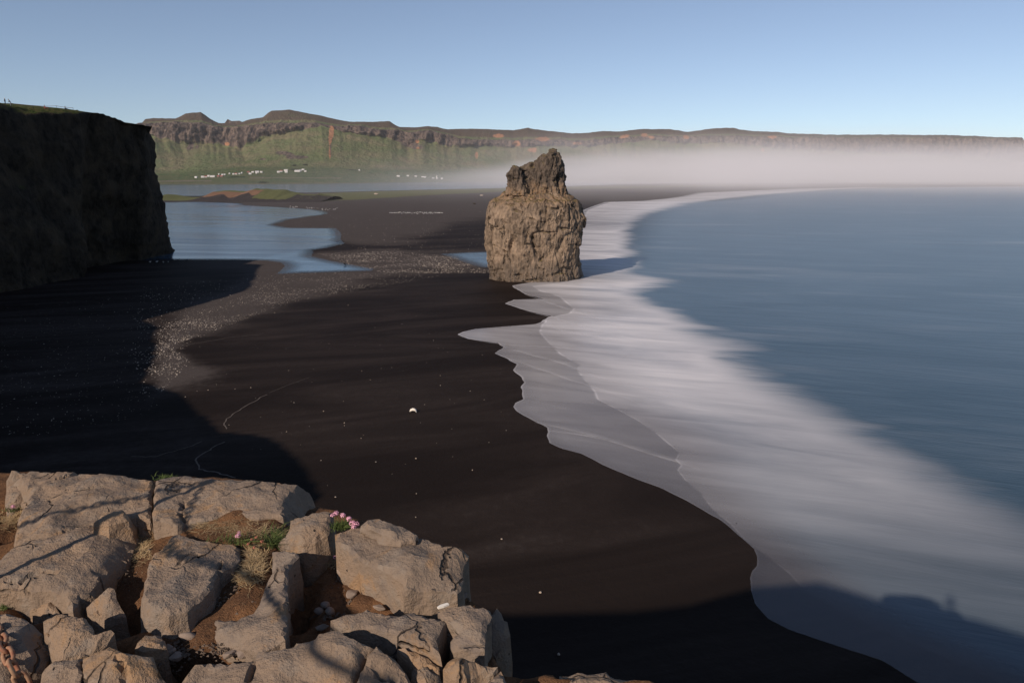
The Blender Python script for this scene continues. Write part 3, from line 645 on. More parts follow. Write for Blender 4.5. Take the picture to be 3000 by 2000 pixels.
# pebbles and shell specks lying on the dry sand
V = []; F = []
def scatter(n, poly, smin, smax, wsel):
    a = np.array(poly, float); lo, hi = a.min(0), a.max(0); c = 0
    while c < n:
        q = np.stack([RNG.uniform(lo[0], hi[0], 4000), RNG.uniform(lo[1], hi[1], 4000)], -1); q = q[inside(q, poly)]
        pw = on_z(q[:, 0], q[:, 1], .0); m = fbm(pw * np.array([.06, .09, 1]), 4) + RNG.uniform(-.35, .35, len(q)) > wsel
        for p in pw[m]:
            s_ = smin + (smax - smin) * RNG.random() ** 3; b = RNG.uniform(0, 6.28); o = len(V)
            for t, z in ((0, 0), (2.1, 0), (4.2, 0)): V.append((p[0] + s_ * math.cos(b + t), p[1] + s_ * math.sin(b + t), p[2] - .01))
            V.append((p[0], p[1], p[2] + s_ * .7)); F.extend([[o, o + 1, o + 3], [o + 1, o + 2, o + 3], [o + 2, o, o + 3]]); c += 1
            if c >= n: break
scatter(4200, PEB, .06, .24, .05); scatter(3600, PEB2, .05, .17, .12); scatter(900, [(420, 840), (850, 800), (800, 900), (560, 1000), (420, 1160), (380, 1000)], .08, .2, -.1)
scatter(520, [(0, 900), (700, 840), (420, 940), (400, 1100), (500, 1200), (0, 1300)], .05, .13, -.2); scatter(80, [(520, 1000), (1500, 850), (1500, 1300), (900, 1450), (560, 1200)], .05, .12, -.5)
scatter(500, [(700, 640), (1420, 600), (1420, 740), (1000, 730), (850, 660)], .10, .30, -.2)
kk = Mat('pebbles'); pc = kk.noise(kk.pos((1.3, 1.3, 1.3)), 1, 2, .5)
pebbles = mesh('pebbles', V, F, kk.done(kk.bsdf(Base_Color=kk.mix(kk.step(pc, .3, .7), (.12, .10, .088), (.46, .40, .34)), Roughness=.9)), smooth=False)
tag(pebbles, 'pale pebbles and shell specks scattered over the dry upper sand', 'pebbles', kind='stuff')

# bright seams where older wash sheets overlap the newer foam
k = Mat('foam_seam'); sn = k.noise(k.pos((.12, .3, 1)), 1, 4, .6)
M_SEAM = k.done(k.n('MixShader', {0: k.math('MULTIPLY', k.attr('soft'), k.lin(sn, .3, .7, .06, .42)), 1: k.n('BsdfTransparent').outputs[0], 2: k.n('BsdfDiffuse', {'Color': (.84, .82, .82, 1)}).outputs[0]}).outputs[0])
def seam(px, wid):
    P = on_z([a for a, b in px], [b for a, b in px], .06); Q = []
    for i in range(len(P) - 1):
        p0, p1, p2, p3 = P[max(i - 1, 0)], P[i], P[i + 1], P[min(i + 2, len(P) - 1)]
        for t in np.linspace(0, 1, 14)[:-1]: Q.append(.5 * (2 * p1 + (p2 - p0) * t + (2 * p0 - 5 * p1 + 4 * p2 - p3) * t * t + (3 * p1 - 3 * p2 + p3 - p0) * t ** 3))
    Q = np.array(Q); Q[:, :2] += np.stack([fbm(Q * .15, 3), fbm(Q * .15 + 7, 3)], -1) * .5; V = []; F = []; A = []; n_ = len(Q)
    for i, q in enumerate(Q):
        d = Q[min(i + 1, n_ - 1)] - Q[max(i - 1, 0)]; d /= np.linalg.norm(d) + 1e-9; nn = np.array([-d[1], d[0], 0]); e_ = math.sin(math.pi * min(1, max(0, i / (n_ - 1)))) ** .5
        for o_, a_ in ((-.35, 0), (-.08, 1), (.25, .45), (1, 0)): V.append(q + nn * o_ * wid); A.append(a_ * e_)
        if i: F += [[4 * i - 4 + j, 4 * i - 3 + j, 4 * i + 1 + j, 4 * i + j] for j in range(3)]
    return tag(mesh('water_foam_line', V, F, M_SEAM, smooth=False, attrs={'soft': A}), kind='structure')
for px, w_ in [([(1345, 985), (1456, 1006), (1560, 1014), (1680, 1022), (1820, 1040), (1960, 1068)], 1.1), ([(1470, 1014), (1560, 1040), (1640, 1062), (1740, 1100), (1860, 1130), (1990, 1168)], 1.2), ([(1474, 1046), (1560, 1074), (1660, 1108), (1760, 1140), (1880, 1184)], .9), ([(1571, 1237), (1680, 1262), (1790, 1292), (1890, 1322), (1985, 1352), (2060, 1376)], .9),
               ([(1605, 1262), (1700, 1274), (1780, 1290)], .6), ([(1539, 863), (1600, 884), (1660, 905), (1740, 930), (1830, 965)], 1.4), ([(1539, 909), (1620, 930), (1700, 955), (1790, 985)], 1.3), ([(1594, 940), (1640, 965), (1740, 985), (1850, 1010)], 1.2)]:
    seam(px, w_)
# ================================================================== SEA STACK
def lathe(rows, yc, dep, ex, seg=72, tilt=0.0):
    V = []; n = len(rows)
    for v, ul, ur in rows:
        a = on_y(ul, v, yc); b = on_y(ur, v, yc); cx = (a[0] + b[0]) / 2; rx = (b[0] - a[0]) / 2; z = a[2]
        for i in range(seg):
            t = 2 * math.pi * i / seg; c, s_ = math.cos(t), math.sin(t); e_ = ex if c < 0 else 2.0 + .25 * (ex - 2)
            V.append((cx + rx * math.copysign(abs(c) ** (2 / e_), c), yc + rx * dep * math.copysign(abs(s_) ** (2 / e_), s_), z))
    F = [[r * seg + i, r * seg + (i + 1) % seg, (r + 1) * seg + (i + 1) % seg, (r + 1) * seg + i] for r in range(n - 1) for i in range(seg)]
    F.append(list(range(seg))); F.append(list(range((n - 1) * seg, n * seg))[::-1])
    return V, F
bodyr = [(556, 1500, 1640), (566, 1478, 1662), (577, 1469, 1678), (590, 1445, 1693), (600, 1438, 1699), (620, 1431, 1702), (642, 1429, 1709), (660, 1427, 1703), (672, 1426, 1700), (697, 1425, 1697), (724, 1427, 1694), (740, 1433, 1693), (761, 1433, 1695), (783, 1436, 1697), (810, 1438, 1702), (835, 1437, 1706), (868, 1436, 1712)]
towr = [(438, 1610, 1630), (446, 1600, 1638), (458, 1580, 1643), (470, 1570, 1646), (485, 1558, 1649), (500, 1550, 1652), (522, 1547, 1655), (545, 1545, 1659), (568, 1542, 1663), (606, 1538, 1670)]
knob = [(488, 1502, 1526), (497, 1493, 1534), (510, 1484, 1540), (522, 1486, 1544), (541, 1487, 1550), (572, 1478, 1560)]
sadl = [(476, 1552, 1580), (487, 1530, 1585), (494, 1512, 1588), (520, 1515, 1590), (575, 1500, 1600)]
V = []; F = []
for rows_, yc, dep, ex in ((bodyr, 208, .80, 3.2), (towr, 206, .8, 2.8), (knob, 203, .85, 2.4), (sadl, 206.5, .95, 2.4)):
    v, f = lathe(rows_, yc, dep, ex); o = len(V); V += v; F += [[i + o for i in q] for q in f]
tmp = mesh('tmp', V, F)
rm = tmp.modifiers.new('r', 'REMESH'); rm.mode = 'VOXEL'; rm.voxel_size = .19
dg = bpy.context.evaluated_depsgraph_get(); me = bpy.data.meshes.new_from_object(tmp.evaluated_get(dg))
bpy.data.objects.remove(tmp)
nv = len(me.vertices); co = np.zeros(nv * 3); me.vertices.foreach_get('co', co); co = co.reshape(-1, 3)
no = np.zeros(nv * 3); me.vertices.foreach_get('normal', no); no = no.reshape(-1, 3)
upz = np.clip((co[:, 2] - 24) / 4, 0, 1)
d1 = fbm(co * np.array([.10, .10, .07]), 4, .5, 1) * 1.5
d2 = ridged(co * np.array([.30, .30, .055]), 4, .55, 2) * .75 * (1 - .5 * upz)
d3 = fbm(co * np.array([.5, .5, .25]), 5, .66, 3) * (.95 + .75 * upz) + ridged(co * np.array([1.1, 1.1, .35]), 3, .6, 5) * .22
d4 = -np.clip(ridged(co * np.array([.16, .16, .05]) + 4, 2, .5, 4) - .74, 0, 1) * 5.0      # deep vertical clefts
d5 = -np.clip(ridged(co * np.array([.09, .09, .22]) + 8, 2, .5, 6) - .80, 0, 1) * 5.0     # ledges
qt = np.floor(fbm(co * np.array([.16, .16, .05]), 3, .5, 9) * 7) / 7 * 1.6                 # blocky steps
co2 = co + no * (d1 + d2 + d3 + d4 + d5 + qt * .8 - .2)[:, None] * np.array([1, 1, .6])
me.vertices.foreach_set('co', co2.ravel()); me.polygons.foreach_set('use_smooth', [True] * len(me.polygons)); me.update()
me.materials.clear()
stk = link('sea_stack', me, M_STACK); me.name = 'sea_stack'
tag(stk, 'tall brown rock sea stack with a horned top standing between sand and surf', 'sea stack')
# ================================================================== NEAR LEDGE
Z0 = 29.0
def L(u, v, h): return on_z(u, v, Z0 + h)
HOLES = [((0, 1762), 60, .13), ((70, 1760), 55, .15), ((150, 1765), 50, .15), ((225, 1790), 45, .16), ((290, 1815), 45, .16), ((360, 1840), 55, .17), ((110, 1830), 35, .12),
         ((905, 1650), 40, .10), ((890, 1700), 42, .12), ((885, 1760), 42, .13), ((880, 1820), 42, .13), ((870, 1860), 34, .10), ((950, 1490), 60, .12), ((1000, 1835), 25, .07), ((1050, 1860), 35, .09), ((1110, 1885), 30, .09), ((1180, 1900), 35, .10), ((1240, 1935), 40, .12), ((1300, 1930), 50, .15), ((1340, 1900), 60, .18), ((500, 1975), 40, .08), ((20, 1600), 50, .12), ((10, 1540), 35, .08), ((120, 1985), 20, .08)]
MOUNDS = [(430, 1885, -.01), (480, 1880, .0), (520, 1865, .0), (555, 1830, .0), (460, 1910, -.03), (420, 1540, .015), (350, 1545, .01), (480, 1545, .01), (440, 1600, -.02), (400, 1640, -.02), (360, 1690, -.035), (400, 1760, -.06), (600, 1540, .035), (700, 1520, .05), (800, 1525, .05), (650, 1580, .025), (750, 1560, .045), (780, 1600, .03), (560, 1565, .01), (500, 1545, .005), (740, 1650, .025), (760, 1690, .02), (660, 1700, .0), (640, 1760, -.015), (720, 1770, .01), (590, 1790, -.03), (560, 1840, -.04), (540, 1900, -.05), (700, 1900, -.03), (830, 1590, -.04), (960, 1600, -.02), (1000, 1620, -.02), (950, 1680, -.05),
  (1000, 1720, -.05), (1080, 1720, -.045), (1060, 1660, -.03), (1120, 1690, -.045), (1150, 1750, -.06), (1000, 1780, -.05), (1080, 1775, -.03), (1250, 1760, -.06), (1300, 1770, -.03), (60, 1500, -.03), (20, 1560, -.05), (470, 1900, -.1), (1000, 2000, -.1), (200, 2000, -.1), (1420, 1990, -.06), (1100, 1880, -.06), (0, 1350, -.06), (500, 1380, -.06), (950, 1480, -.1)]
def soil_h(P):
    w_ = 0; a_ = 0
    for u, v, hh in MOUNDS:
        c = L(u, v, hh); d2 = (P[:, 0] - c[0]) ** 2 + (P[:, 1] - c[1]) ** 2 + 4e-4; q = 1 / d2 ** 1.5; w_ = w_ + q; a_ = a_ + q * hh
    h = a_ / w_ + .022 + fbm(P * 6, 4) * .012 + fbm(P * 40, 3) * .004
    for (u, v), r, d in HOLES:
        c = L(u, v, -.06); rr = r / 2000 * 1.75
        h -= .65 * d * np.exp(-((P[:, 0] - c[0]) ** 2 + ((P[:, 1] - c[1]) * .8) ** 2) / (rr * rr))
    return np.maximum(h, -.20)
EDGE = [(-900, 1395), (30, 1405), (440, 1432), (820, 1455), (880, 1490), (960, 1540), (1080, 1565), (1230, 1610), (1270, 1700), (1330, 1760), (1400, 1800), (1430, 1900), (1480, 1995), (1620, 2010), (1900, 2035), (2000, 2600), (2000, 5200), (-3000, 5200), (-3000, 1700)]
EP = np.array([L(u, v, -.05)[:2] for u, v in EDGE if v < 2600] + [(.9, .3), (1.0, -1.2), (-3.5, -1.2), (-3.4, 2.1)])
gx = np.linspace(-3.6, 1.3, 300); gy = np.linspace(-1.3, 2.5, 240)
GX, GY = np.meshgrid(gx, gy); P = np.stack([GX.ravel(), GY.ravel(), np.zeros(GX.size)], -1)
sd = sdf(P[:, :2], EP) + fbm(P * 9, 3) * .03
P[:, 2] = Z0 + soil_h(P) - np.clip(sd, 0, .3) ** 1.3 * 9
GF = grid_faces(240, 300); GF = GF[(sd[GF] < .26).any(1)]
soil = mesh('soil_ground', P, GF, M_SOIL); tag(soil, kind='structure')

def make_rock(name, label, h, outline, inner=(), base=-.22, rr=.007, rough=1.0, flare=.02, cat='rock', group=None, sp=.0085, cracks=(), facet=.0125):
    O = np.array([(o[0], o[1], o[2] if len(o) > 2 else h) for o in outline], float)
    I = np.array([(o[0], o[1], o[2] if len(o) > 2 else h) for o in inner], float).reshape(-1, 3)
    seed = sum(map(ord, label)) % 97
    A0 = np.concatenate([O, I]); nO0 = len(O)
    pv_, pe_, pf_, po_, *_ = delaunay_2d_cdt([Vector((p[0], -p[1])) for p in A0], [(i, (i + 1) % nO0) for i in range(nO0)], [], 1, 1e-5)
    idx = [o_[0] for o_ in po_]; A1 = A0[idx]
    for fac in (1, .85, .7, .55, .4, .28, .15, .07, 0):       # keep the relief within what a surface seen from here can have
        hf_ = h + (A1[:, 2] - h) * fac; Wt = L(A1[:, 0], A1[:, 1], hf_); W0 = L(A1[:, 0], A1[:, 1], h); ok = True
        for t in pf_:
            ar = lambda Q: (Q[t[1]][0] - Q[t[0]][0]) * (Q[t[2]][1] - Q[t[0]][1]) - (Q[t[1]][1] - Q[t[0]][1]) * (Q[t[2]][0] - Q[t[0]][0])
            if ar(Wt) < .22 * ar(W0) or ar(Wt) <= 0: ok = False; break
        if ok: break
    O[:, 2] = h + (O[:, 2] - h) * fac; I[:, 2] = h + (I[:, 2] - h) * fac
    WO = L(O[:, 0], O[:, 1], O[:, 2]); ctl = np.concatenate([WO, L(I[:, 0], I[:, 1], I[:, 2])]) if len(I) else WO
    # chipped facets: a net of random points at slightly different heights
    nO = len(WO); rg = np.random.default_rng(seed + nO); lo, hi = WO[:, :2].min(0), WO[:, :2].max(0); ext = []
    cand = rg.uniform(lo, hi, (500, 2)); cand = cand[sdf(cand, WO[:, :2]) < -.022]
    for q in cand:
        if all(np.linalg.norm(q - e[:2]) > .052 for e in ext) and np.linalg.norm(ctl[:, :2] - q, axis=1).min() > .035:
            dd = np.linalg.norm(ctl[:, :2] - q, axis=1); w = 1 / (dd ** 3 + 1e-6); ext.append(np.array([q[0], q[1], np.nan]))
    ext0 = ext
    cv, ce, cf, *_ = delaunay_2d_cdt([Vector(p[:2]) for p in ctl], [(i, (i + 1) % nO) for i in range(nO)], [], 0, 1e-5)
    cz = np.array([ctl[np.argmin((ctl[:, 0] - v.x) ** 2 + (ctl[:, 1] - v.y) ** 2), 2] for v in cv]); cxy = np.array([(v.x, v.y) for v in cv])
    def zsurf(Q, cf=cf, cxy=cxy, cz=cz):
        z = np.full(len(Q), np.nan)
        for t in cf:
            a, b, c = cxy[t[0]], cxy[t[1]], cxy[t[2]]
            den = (b[1] - c[1]) * (a[0] - c[0]) + (c[0] - b[0]) * (a[1] - c[1])
            if abs(den) < 1e-12: continue
            l1 = ((b[1] - c[1]) * (Q[:, 0] - c[0]) + (c[0] - b[0]) * (Q[:, 1] - c[1])) / den
            l2 = ((c[1] - a[1]) * (Q[:, 0] - c[0]) + (a[0] - c[0]) * (Q[:, 1] - c[1])) / den
            l3 = 1 - l1 - l2; m = (l1 > -1e-6) & (l2 > -1e-6) & (l3 > -1e-6)
            z[m] = l1[m] * cz[t[0]] + l2[m] * cz[t[1]] + l3[m] * cz[t[2]]
        bad = np.isnan(z)
        if bad.any():
            for i in np.where(bad)[0]:
                d = np.linalg.norm(ctl[:, :2] - Q[i], axis=1); w = 1 / (d * d + 1e-6); z[i] = (w * ctl[:, 2]).sum() / w.sum()
        return z
    if ext0 and facet > 0:
        E_ = np.array(ext0)[:, :2]; ez = zsurf(E_) + rg.uniform(-1, 1, len(E_)) * facet
        ctl = np.concatenate([ctl, np.concatenate([E_, ez[:, None]], 1)])
        cv, ce, cf2, *_ = delaunay_2d_cdt([Vector(p[:2]) for p in ctl], [(i, (i + 1) % nO) for i in range(nO)], [], 0, 1e-5)
        cz2 = np.array([ctl[np.argmin((ctl[:, 0] - v.x) ** 2 + (ctl[:, 1] - v.y) ** 2), 2] for v in cv]); cxy2 = np.array([(v.x, v.y) for v in cv])
        zs0 = zsurf; zsurf = lambda Q: zs0(Q, cf2, cxy2, cz2)
    B = densify(WO, sp)
    w3 = np.concatenate([B[:, :2], np.zeros((len(B), 1))], 1)
    dn = np.roll(B[:, :2], -1, 0) - np.roll(B[:, :2], 1, 0); nrm = np.stack([dn[:, 1], -dn[:, 0]], -1); nrm /= np.linalg.norm(nrm, axis=1)[:, None] + 1e-9
    area = .5 * np.sum(B[:, 0] * np.roll(B[:, 1], -1) - np.roll(B[:, 0], -1) * B[:, 1])
    if area < 0: nrm = -nrm
    jit = fbm(w3 * 22 + seed, 3) * .008 * rough + fbm(w3 * 80 + seed, 2) * .003 * rough
    B[:, :2] += nrm * jit[:, None]
    lo, hi = B[:, :2].min(0), B[:, :2].max(0)
    xs = np.arange(lo[0], hi[0], sp); yy = np.arange(lo[1], hi[1], sp)
    X, Y = np.meshgrid(xs, yy); Q = np.stack([X.ravel(), Y.ravel()], -1) + RNG.uniform(-.25, .25, (X.size, 2)) * sp
    s_ = sdf(Q, B[:, :2]); Q = Q[s_ < -.55 * sp]
    allp = np.concatenate([B[:, :2], Q]); nb = len(B)
    tv, te, tf_, ov, *_ = delaunay_2d_cdt([Vector(p) for p in allp], [(i, (i + 1) % nb) for i in range(nb)], [], 1, 1e-7)
    txy = np.array([(v.x, v.y) for v in tv]); z = zsurf(txy)
    d = seg_dist(txy, B[:, :2])
    p3 = np.concatenate([txy, np.zeros((len(txy), 1))], 1)
    rl = rr * (1 + .8 * fbm(p3 * 14 + seed, 2)); t = np.clip(d / np.maximum(rl, 1e-4), 0, 1)
    z -= rl * .8 * (1 - np.sqrt(np.clip(1 - (1 - t) ** 2, 0, 1)))
    nz = fbm(p3 * np.array([7, 7, 1]) + seed, 4, .5) * .0035 + ridged(p3 * np.array([15, 22, 1]) + seed, 3, .5) * .0035 + fbm(p3 * 60 + seed, 3, .6) * .0025
    stp = np.floor(fbm(p3 * 5 + seed * 1.7, 2) * 5 + .5) * .002
    z += (nz + stp) * rough
    for cr in cracks:
        C = np.array([L(a, b, h)[:2] for a, b in cr]); dc = seg_dist(txy, C, closed=False)
        z -= .02 * np.exp(-(dc / .0042) ** 2)
    # map loop order
    loop = [None] * nb
    for k_, src in enumerate(ov):
        for s0 in src:
            if s0 < nb: loop[s0] = k_
    loop = [l for l in loop if l is not None]
    V = [tuple(a) + (b,) for a, b in zip(txy, z)]; F = [list(f) for f in tf_]
    ring = loop; nl = len(loop)
    bz = Z0 + base; cxm = txy[loop].mean(0)
    lv = 7
    for k_ in range(1, lv + 1):
        tt_ = (k_ / lv) ** 1.0; new = []
        for j, l in enumerate(loop):
            x, y = txy[l]; zt = z[l]; zz_ = zt + (bz - zt) * tt_
            n_ = nrm[j % len(nrm)]
            new.append((x + n_[0] * flare * tt_, y + n_[1] * flare * tt_, zz_))
        A_ = np.array(new); A_[:, :2] += np.stack([fbm(A_ * 18 + seed, 3), fbm(A_ * 18 + seed + 30, 3)], -1) * .016 * rough * min(1, tt_ * 3)
        o0 = len(V); V += [tuple(a) for a in A_]; new_i = list(range(o0, o0 + nl))
        for j in range(nl):
            j2 = (j + 1) % nl
            F.append([ring[j], new_i[j], new_i[j2], ring[j2]] if area > 0 else [ring[j], ring[j2], new_i[j2], new_i[j]])
        ring = new_i
    o = mesh(name, V, F, M_ROCK)
    bm = bmesh.new(); bm.from_mesh(o.data); bmesh.ops.recalc_face_normals(bm, faces=bm.faces); bm.to_mesh(o.data); bm.free()
    top = o.data
    # point the top up
    if np.mean([p.normal.z for p in top.polygons[:len(tf_)]]) < 0: top.flip_normals()
    try: top.set_sharp_from_angle(angle=math.radians(26))
    except Exception: pass
    return tag(o, label, cat, group)

make_rock('rock_slab', 'big flat rock slab on the far left rim of the ledge, crossed by the post shadow', .07,
    [(33, 1373, .06), (95, 1376, .05), (225, 1381), (298, 1391), (380, 1399), (446, 1404), (448, 1430), (444, 1480), (440, 1513), (396, 1511), (350, 1519), (305, 1532, .05), (268, 1535, .05), (225, 1545, .05), (182, 1560, .05), (143, 1572, .05), (85, 1580, .045), (42, 1597, .03), (44, 1560, .04), (48, 1530, .05), (66, 1495, .06), (78, 1470, .06), (80, 1432, .055), (22, 1440, .0), (20, 1405, .03)],
    [(120, 1420, .075), (250, 1450, .08), (370, 1450, .075), (150, 1520, .07), (90, 1400, .06), (240, 1410, .06), (60, 1400, .05)], rr=.010, cracks=[[(150, 1410), (215, 1392), (232, 1380)]])
make_rock('rock_slab', 'small rock slab leaning at the far left corner, pink flower at its foot', .02,
    [(20, 1420, .03), (78, 1428, .035), (80, 1450), (76, 1470), (58, 1482, -.01), (38, 1494, -.02), (19, 1497, -.02), (17, 1450, .01)], [(50, 1450, .03)])
make_rock('rock_fragment', 'dark rock fragment cut off by the left edge beside the big slab', -.03, [(-60, 1405), (0, 1406), (12, 1412), (14, 1440), (12, 1490), (-60, 1500)], [])
make_rock('rock_slab', 'long smooth rock slab on the far rim with a dark sloping end above the thrift tussock', .085,
    [(456, 1406, .08), (500, 1400, .07), (545, 1394, .07), (608, 1399, .08), (700, 1407), (831, 1413), (879, 1418, .085), (905, 1436, .02), (922, 1470, -.07), (930, 1488, -.10), (900, 1500, -.08), (846, 1519, .0), (829, 1508, .06), (757, 1515, .05), (662, 1500, .05), (600, 1518, .04), (546, 1527, .03), (519, 1549, .0), (498, 1527, .04), (449, 1518, .05), (449, 1486, .07), (452, 1440, .08)],
    [(831, 1458, .085), (828, 1495, .065), (862, 1432, .088), (640, 1440, .1), (520, 1450, .085), (545, 1480, .05), (740, 1440, .1), (640, 1475, .08), (885, 1470, -.02), (510, 1490, .06)], rr=.009, cracks=[[(535, 1460), (528, 1490), (545, 1505)]])
make_rock('boulder', 'broad grey boulder in the left foreground crossed by the thick post shadow', .05,
    [(44, 1600, .03), (89, 1574, .045), (140, 1573, .05), (182, 1562, .05), (225, 1548, .055), (266, 1538, .055), (300, 1545, .04), (350, 1552, .02), (396, 1563, -.01), (405, 1575, -.03), (395, 1605, -.05), (381, 1640, -.06), (350, 1672, -.06), (327, 1694, -.06), (307, 1716, -.05), (274, 1748, -.04), (235, 1752, -.02), (213, 1783, -.02), (200, 1778, -.02), (179, 1738, 0), (158, 1730, .01), (80, 1724, .01), (0, 1722, .01), (-60, 1725, 0), (-60, 1660, 0), (0, 1640, .0), (20, 1620, .0)],
    [(215, 1650, .055), (205, 1730, .015), (255, 1590, .075), (268, 1560, .065), (262, 1610, .06), (300, 1640, .035), (300, 1690, .0), (285, 1715, -.01), (190, 1600, .055), (100, 1650, .045), (340, 1600, .01), (230, 1620, .03), (60, 1700, .03)], rr=.008, base=-.25, cracks=[[(60, 1690), (110, 1672), (158, 1674)], [(25, 1690), (55, 1700)]])
make_rock('boulder', 'small grey boulder lying on the back slab above the green grass', .085, [(275, 1532), (300, 1508, .10), (335, 1492, .11), (362, 1492, .10), (378, 1508, .08), (374, 1520, .06), (345, 1530, .05), (318, 1538, .05), (295, 1540, .05)], [(330, 1508, .125), (352, 1505, .10)], base=0)
make_rock('boulder', 'block shaped boulder in the middle of the ledge with the chain shadow across its top', .055,
    [(480, 1604), (492, 1576), (513, 1566), (530, 1566), (567, 1580), (640, 1591), (701, 1602), (704, 1638), (680, 1655), (641, 1674), (628, 1700), (617, 1724), (585, 1760), (549, 1787), (520, 1795), (495, 1803), (460, 1792), (430, 1785), (420, 1775), (415, 1757), (420, 1720), (430, 1686), (436, 1655), (445, 1626)],
    [(560, 1640, .07), (520, 1690, .06), (500, 1740, .06), (600, 1620, .065), (460, 1720, .05)], rr=.010, base=-.11, cracks=[[(525, 1655), (540, 1640), (565, 1634), (588, 1645)], [(640, 1674), (648, 1655)]])
make_rock('boulder', 'light boulder with a dark vertical side, right of the soil hollow in the middle', .07,
    [(796, 1610, .055), (830, 1612, .06), (873, 1618, .07), (876, 1630), (850, 1659), (840, 1700), (843, 1757), (841, 1796), (836, 1840), (834, 1863), (819, 1872, .06), (795, 1888, .055), (763, 1903, .05), (735, 1892, .04), (700, 1884, .02), (660, 1885, .01), (633, 1886, .0), (618, 1858, 0), (602, 1828, .0), (590, 1810, -.005), (574, 1796, -.01), (602, 1804, .0), (640, 1810, .01), (691, 1809, .02), (738, 1793, .03), (757, 1766, .04), (770, 1730, .045), (782, 1700, .045), (800, 1680, .045), (797, 1645, .05)],
    [(820, 1660, .075), (810, 1740, .07), (790, 1800, .06), (720, 1840, .04), (650, 1840, .02), (770, 1860, .055)], rr=.010, base=-.20, flare=.0)
make_rock('boulder', 'wide boulder at the bottom edge crossed by a soft diagonal shadow', .05,
    [(530, 2060, .0), (533, 1995, .01), (550, 1965, .02), (571, 1942, .02), (615, 1936, .02), (658, 1940, .02), (700, 1935, .03), (745, 1929, .04), (757, 1905, .045), (800, 1895, .05), (857, 1889, .05), (868, 1872, .055), (918, 1874, .06), (934, 1850, .07), (985, 1842, .08), (1012, 1851, .08), (1055, 1870, .075), (1097, 1889, .065), (1080, 1905, .065), (1069, 1918, .06), (1059, 1952, .05), (1030, 2000, .04), (1010, 2060, .03), (760, 2120, .02)],
    [(960, 1880, .085), (900, 1920, .06), (980, 1930, .065), (820, 1940, .05), (700, 1970, .035), (900, 1990, .035), (1030, 1900, .08)], rr=.010, cracks=[[(742, 1930), (728, 1968)]])
make_rock('boulder', 'wedge of rock split off by a dark crack at the bottom edge', .05,
    [(1103, 1892, .06), (1130, 1910, .055), (1157, 1929, .05), (1193, 1972, .03), (1222, 2020, .01), (1240, 2080, .0), (1020, 2080, .03), (1036, 2000, .045), (1064, 1953, .055), (1073, 1920, .06), (1086, 1906, .06)], [(1110, 1930, .06), (1120, 1980, .04)], rr=.008, cracks=[[(1130, 1962), (1152, 1970), (1168, 1998)], [(1103, 1955), (1120, 1972)]])
make_rock('rock_fragment', 'ragged rock fragment in a diagonal gap between bottom boulder and the dark block', .03,
    [(1163, 1898, .04), (1185, 1899, .045), (1215, 1905, .04), (1255, 1922, .03), (1284, 1948, .02), (1286, 1966, .0), (1262, 1960, .0), (1230, 1958, .0), (1205, 1938, .01), (1180, 1918, .02)], [(1215, 1925, .04)])
make_rock('rock_fragment', 'rough rock fragment just under another in the gap at the bottom edge', .01,
    [(1212, 1958, .01), (1246, 1957, .02), (1285, 1978, .01), (1300, 2010, -.01), (1290, 2060, -.02), (1215, 2060, -.02), (1205, 1990, 0)], [(1250, 1985, .02)])
make_rock('boulder', 'peaked boulder with rubble round it near the bottom, right of the gaps', .06,
    [(1297, 1962, .02), (1310, 1940, .05), (1330, 1930, .07), (1357, 1927, .075), (1375, 1936, .05), (1410, 1945, .03), (1455, 1955, .0), (1445, 1970, -.02), (1415, 1978, -.03), (1380, 1992, -.02), (1350, 2000, -.01), (1325, 1990, .0)], [(1340, 1950, .085), (1352, 1962, .07), (1330, 1985, .01), (1375, 1965, .02), (1350, 1935, .09)], rough=1.3, base=-.28)
make_rock('rock_fragment', 'pointed rock fragment standing at the bottom edge on the outer rim', .04,
    [(1468, 1955, .06), (1480, 1975, .0), (1490, 2010, -.08), (1480, 2060, -.1), (1410, 2060, -.06), (1425, 2000, -.01), (1445, 1975, .03)], [(1455, 1985, .04)], base=-.3)
make_rock('rock_fragment', 'small rock fragment cut by the bottom edge beside the outer rim', -.06, [(1508, 1984, -.05), (1530, 1993), (1545, 2010), (1545, 2060), (1500, 2060), (1503, 2000)], [], base=-.35)
make_rock('rock_fragment', 'lone rock tip peeping over the bottom edge, clear of the others', -.06, [(1570, 1999), (1588, 1991, -.05), (1600, 2003), (1600, 2060), (1560, 2060)], [], base=-.4)
make_rock('rock_slab', 'rough slab of rock cut off at the bottom edge, farthest out to the right', -.05, [(1641, 1974, -.04), (1665, 1977), (1695, 1972, -.04), (1735, 1976), (1773, 1970, -.04), (1801, 1986), (1865, 1988), (1900, 1999), (1940, 2030), (1940, 2110), (1620, 2110), (1636, 2010)], [(1700, 1995, -.03), (1780, 1995, -.03)], base=-.5, rough=1.5)
make_rock('boulder', 'saddle shaped block with a dark hollow across it, right of the grassy crack', .05,
    [(968, 1811, .02), (1000, 1800, .04), (1029, 1793, .05), (1075, 1782, .065), (1100, 1792, .02), (1130, 1800, -.01), (1170, 1802, .02), (1190, 1797, .05), (1211, 1792, .05), (1260, 1806, .05), (1307, 1819, .05), (1292, 1840, .05), (1277, 1869, .05), (1289, 1908, .02), (1260, 1896, .025), (1229, 1886, .03), (1190, 1870, .03), (1157, 1858, .03), (1118, 1842, .03), (1071, 1836, .03), (1035, 1836, .02), (1000, 1834, .0), (980, 1824, .0)],
    [(1080, 1797, .07), (1108, 1838, .055), (1120, 1815, -.03), (1150, 1822, -.01), (1150, 1838, .0), (1186, 1812, .055), (1160, 1848, .05), (1270, 1845, .06), (1230, 1845, .06), (1040, 1815, .05)], rr=.007, base=-.2)
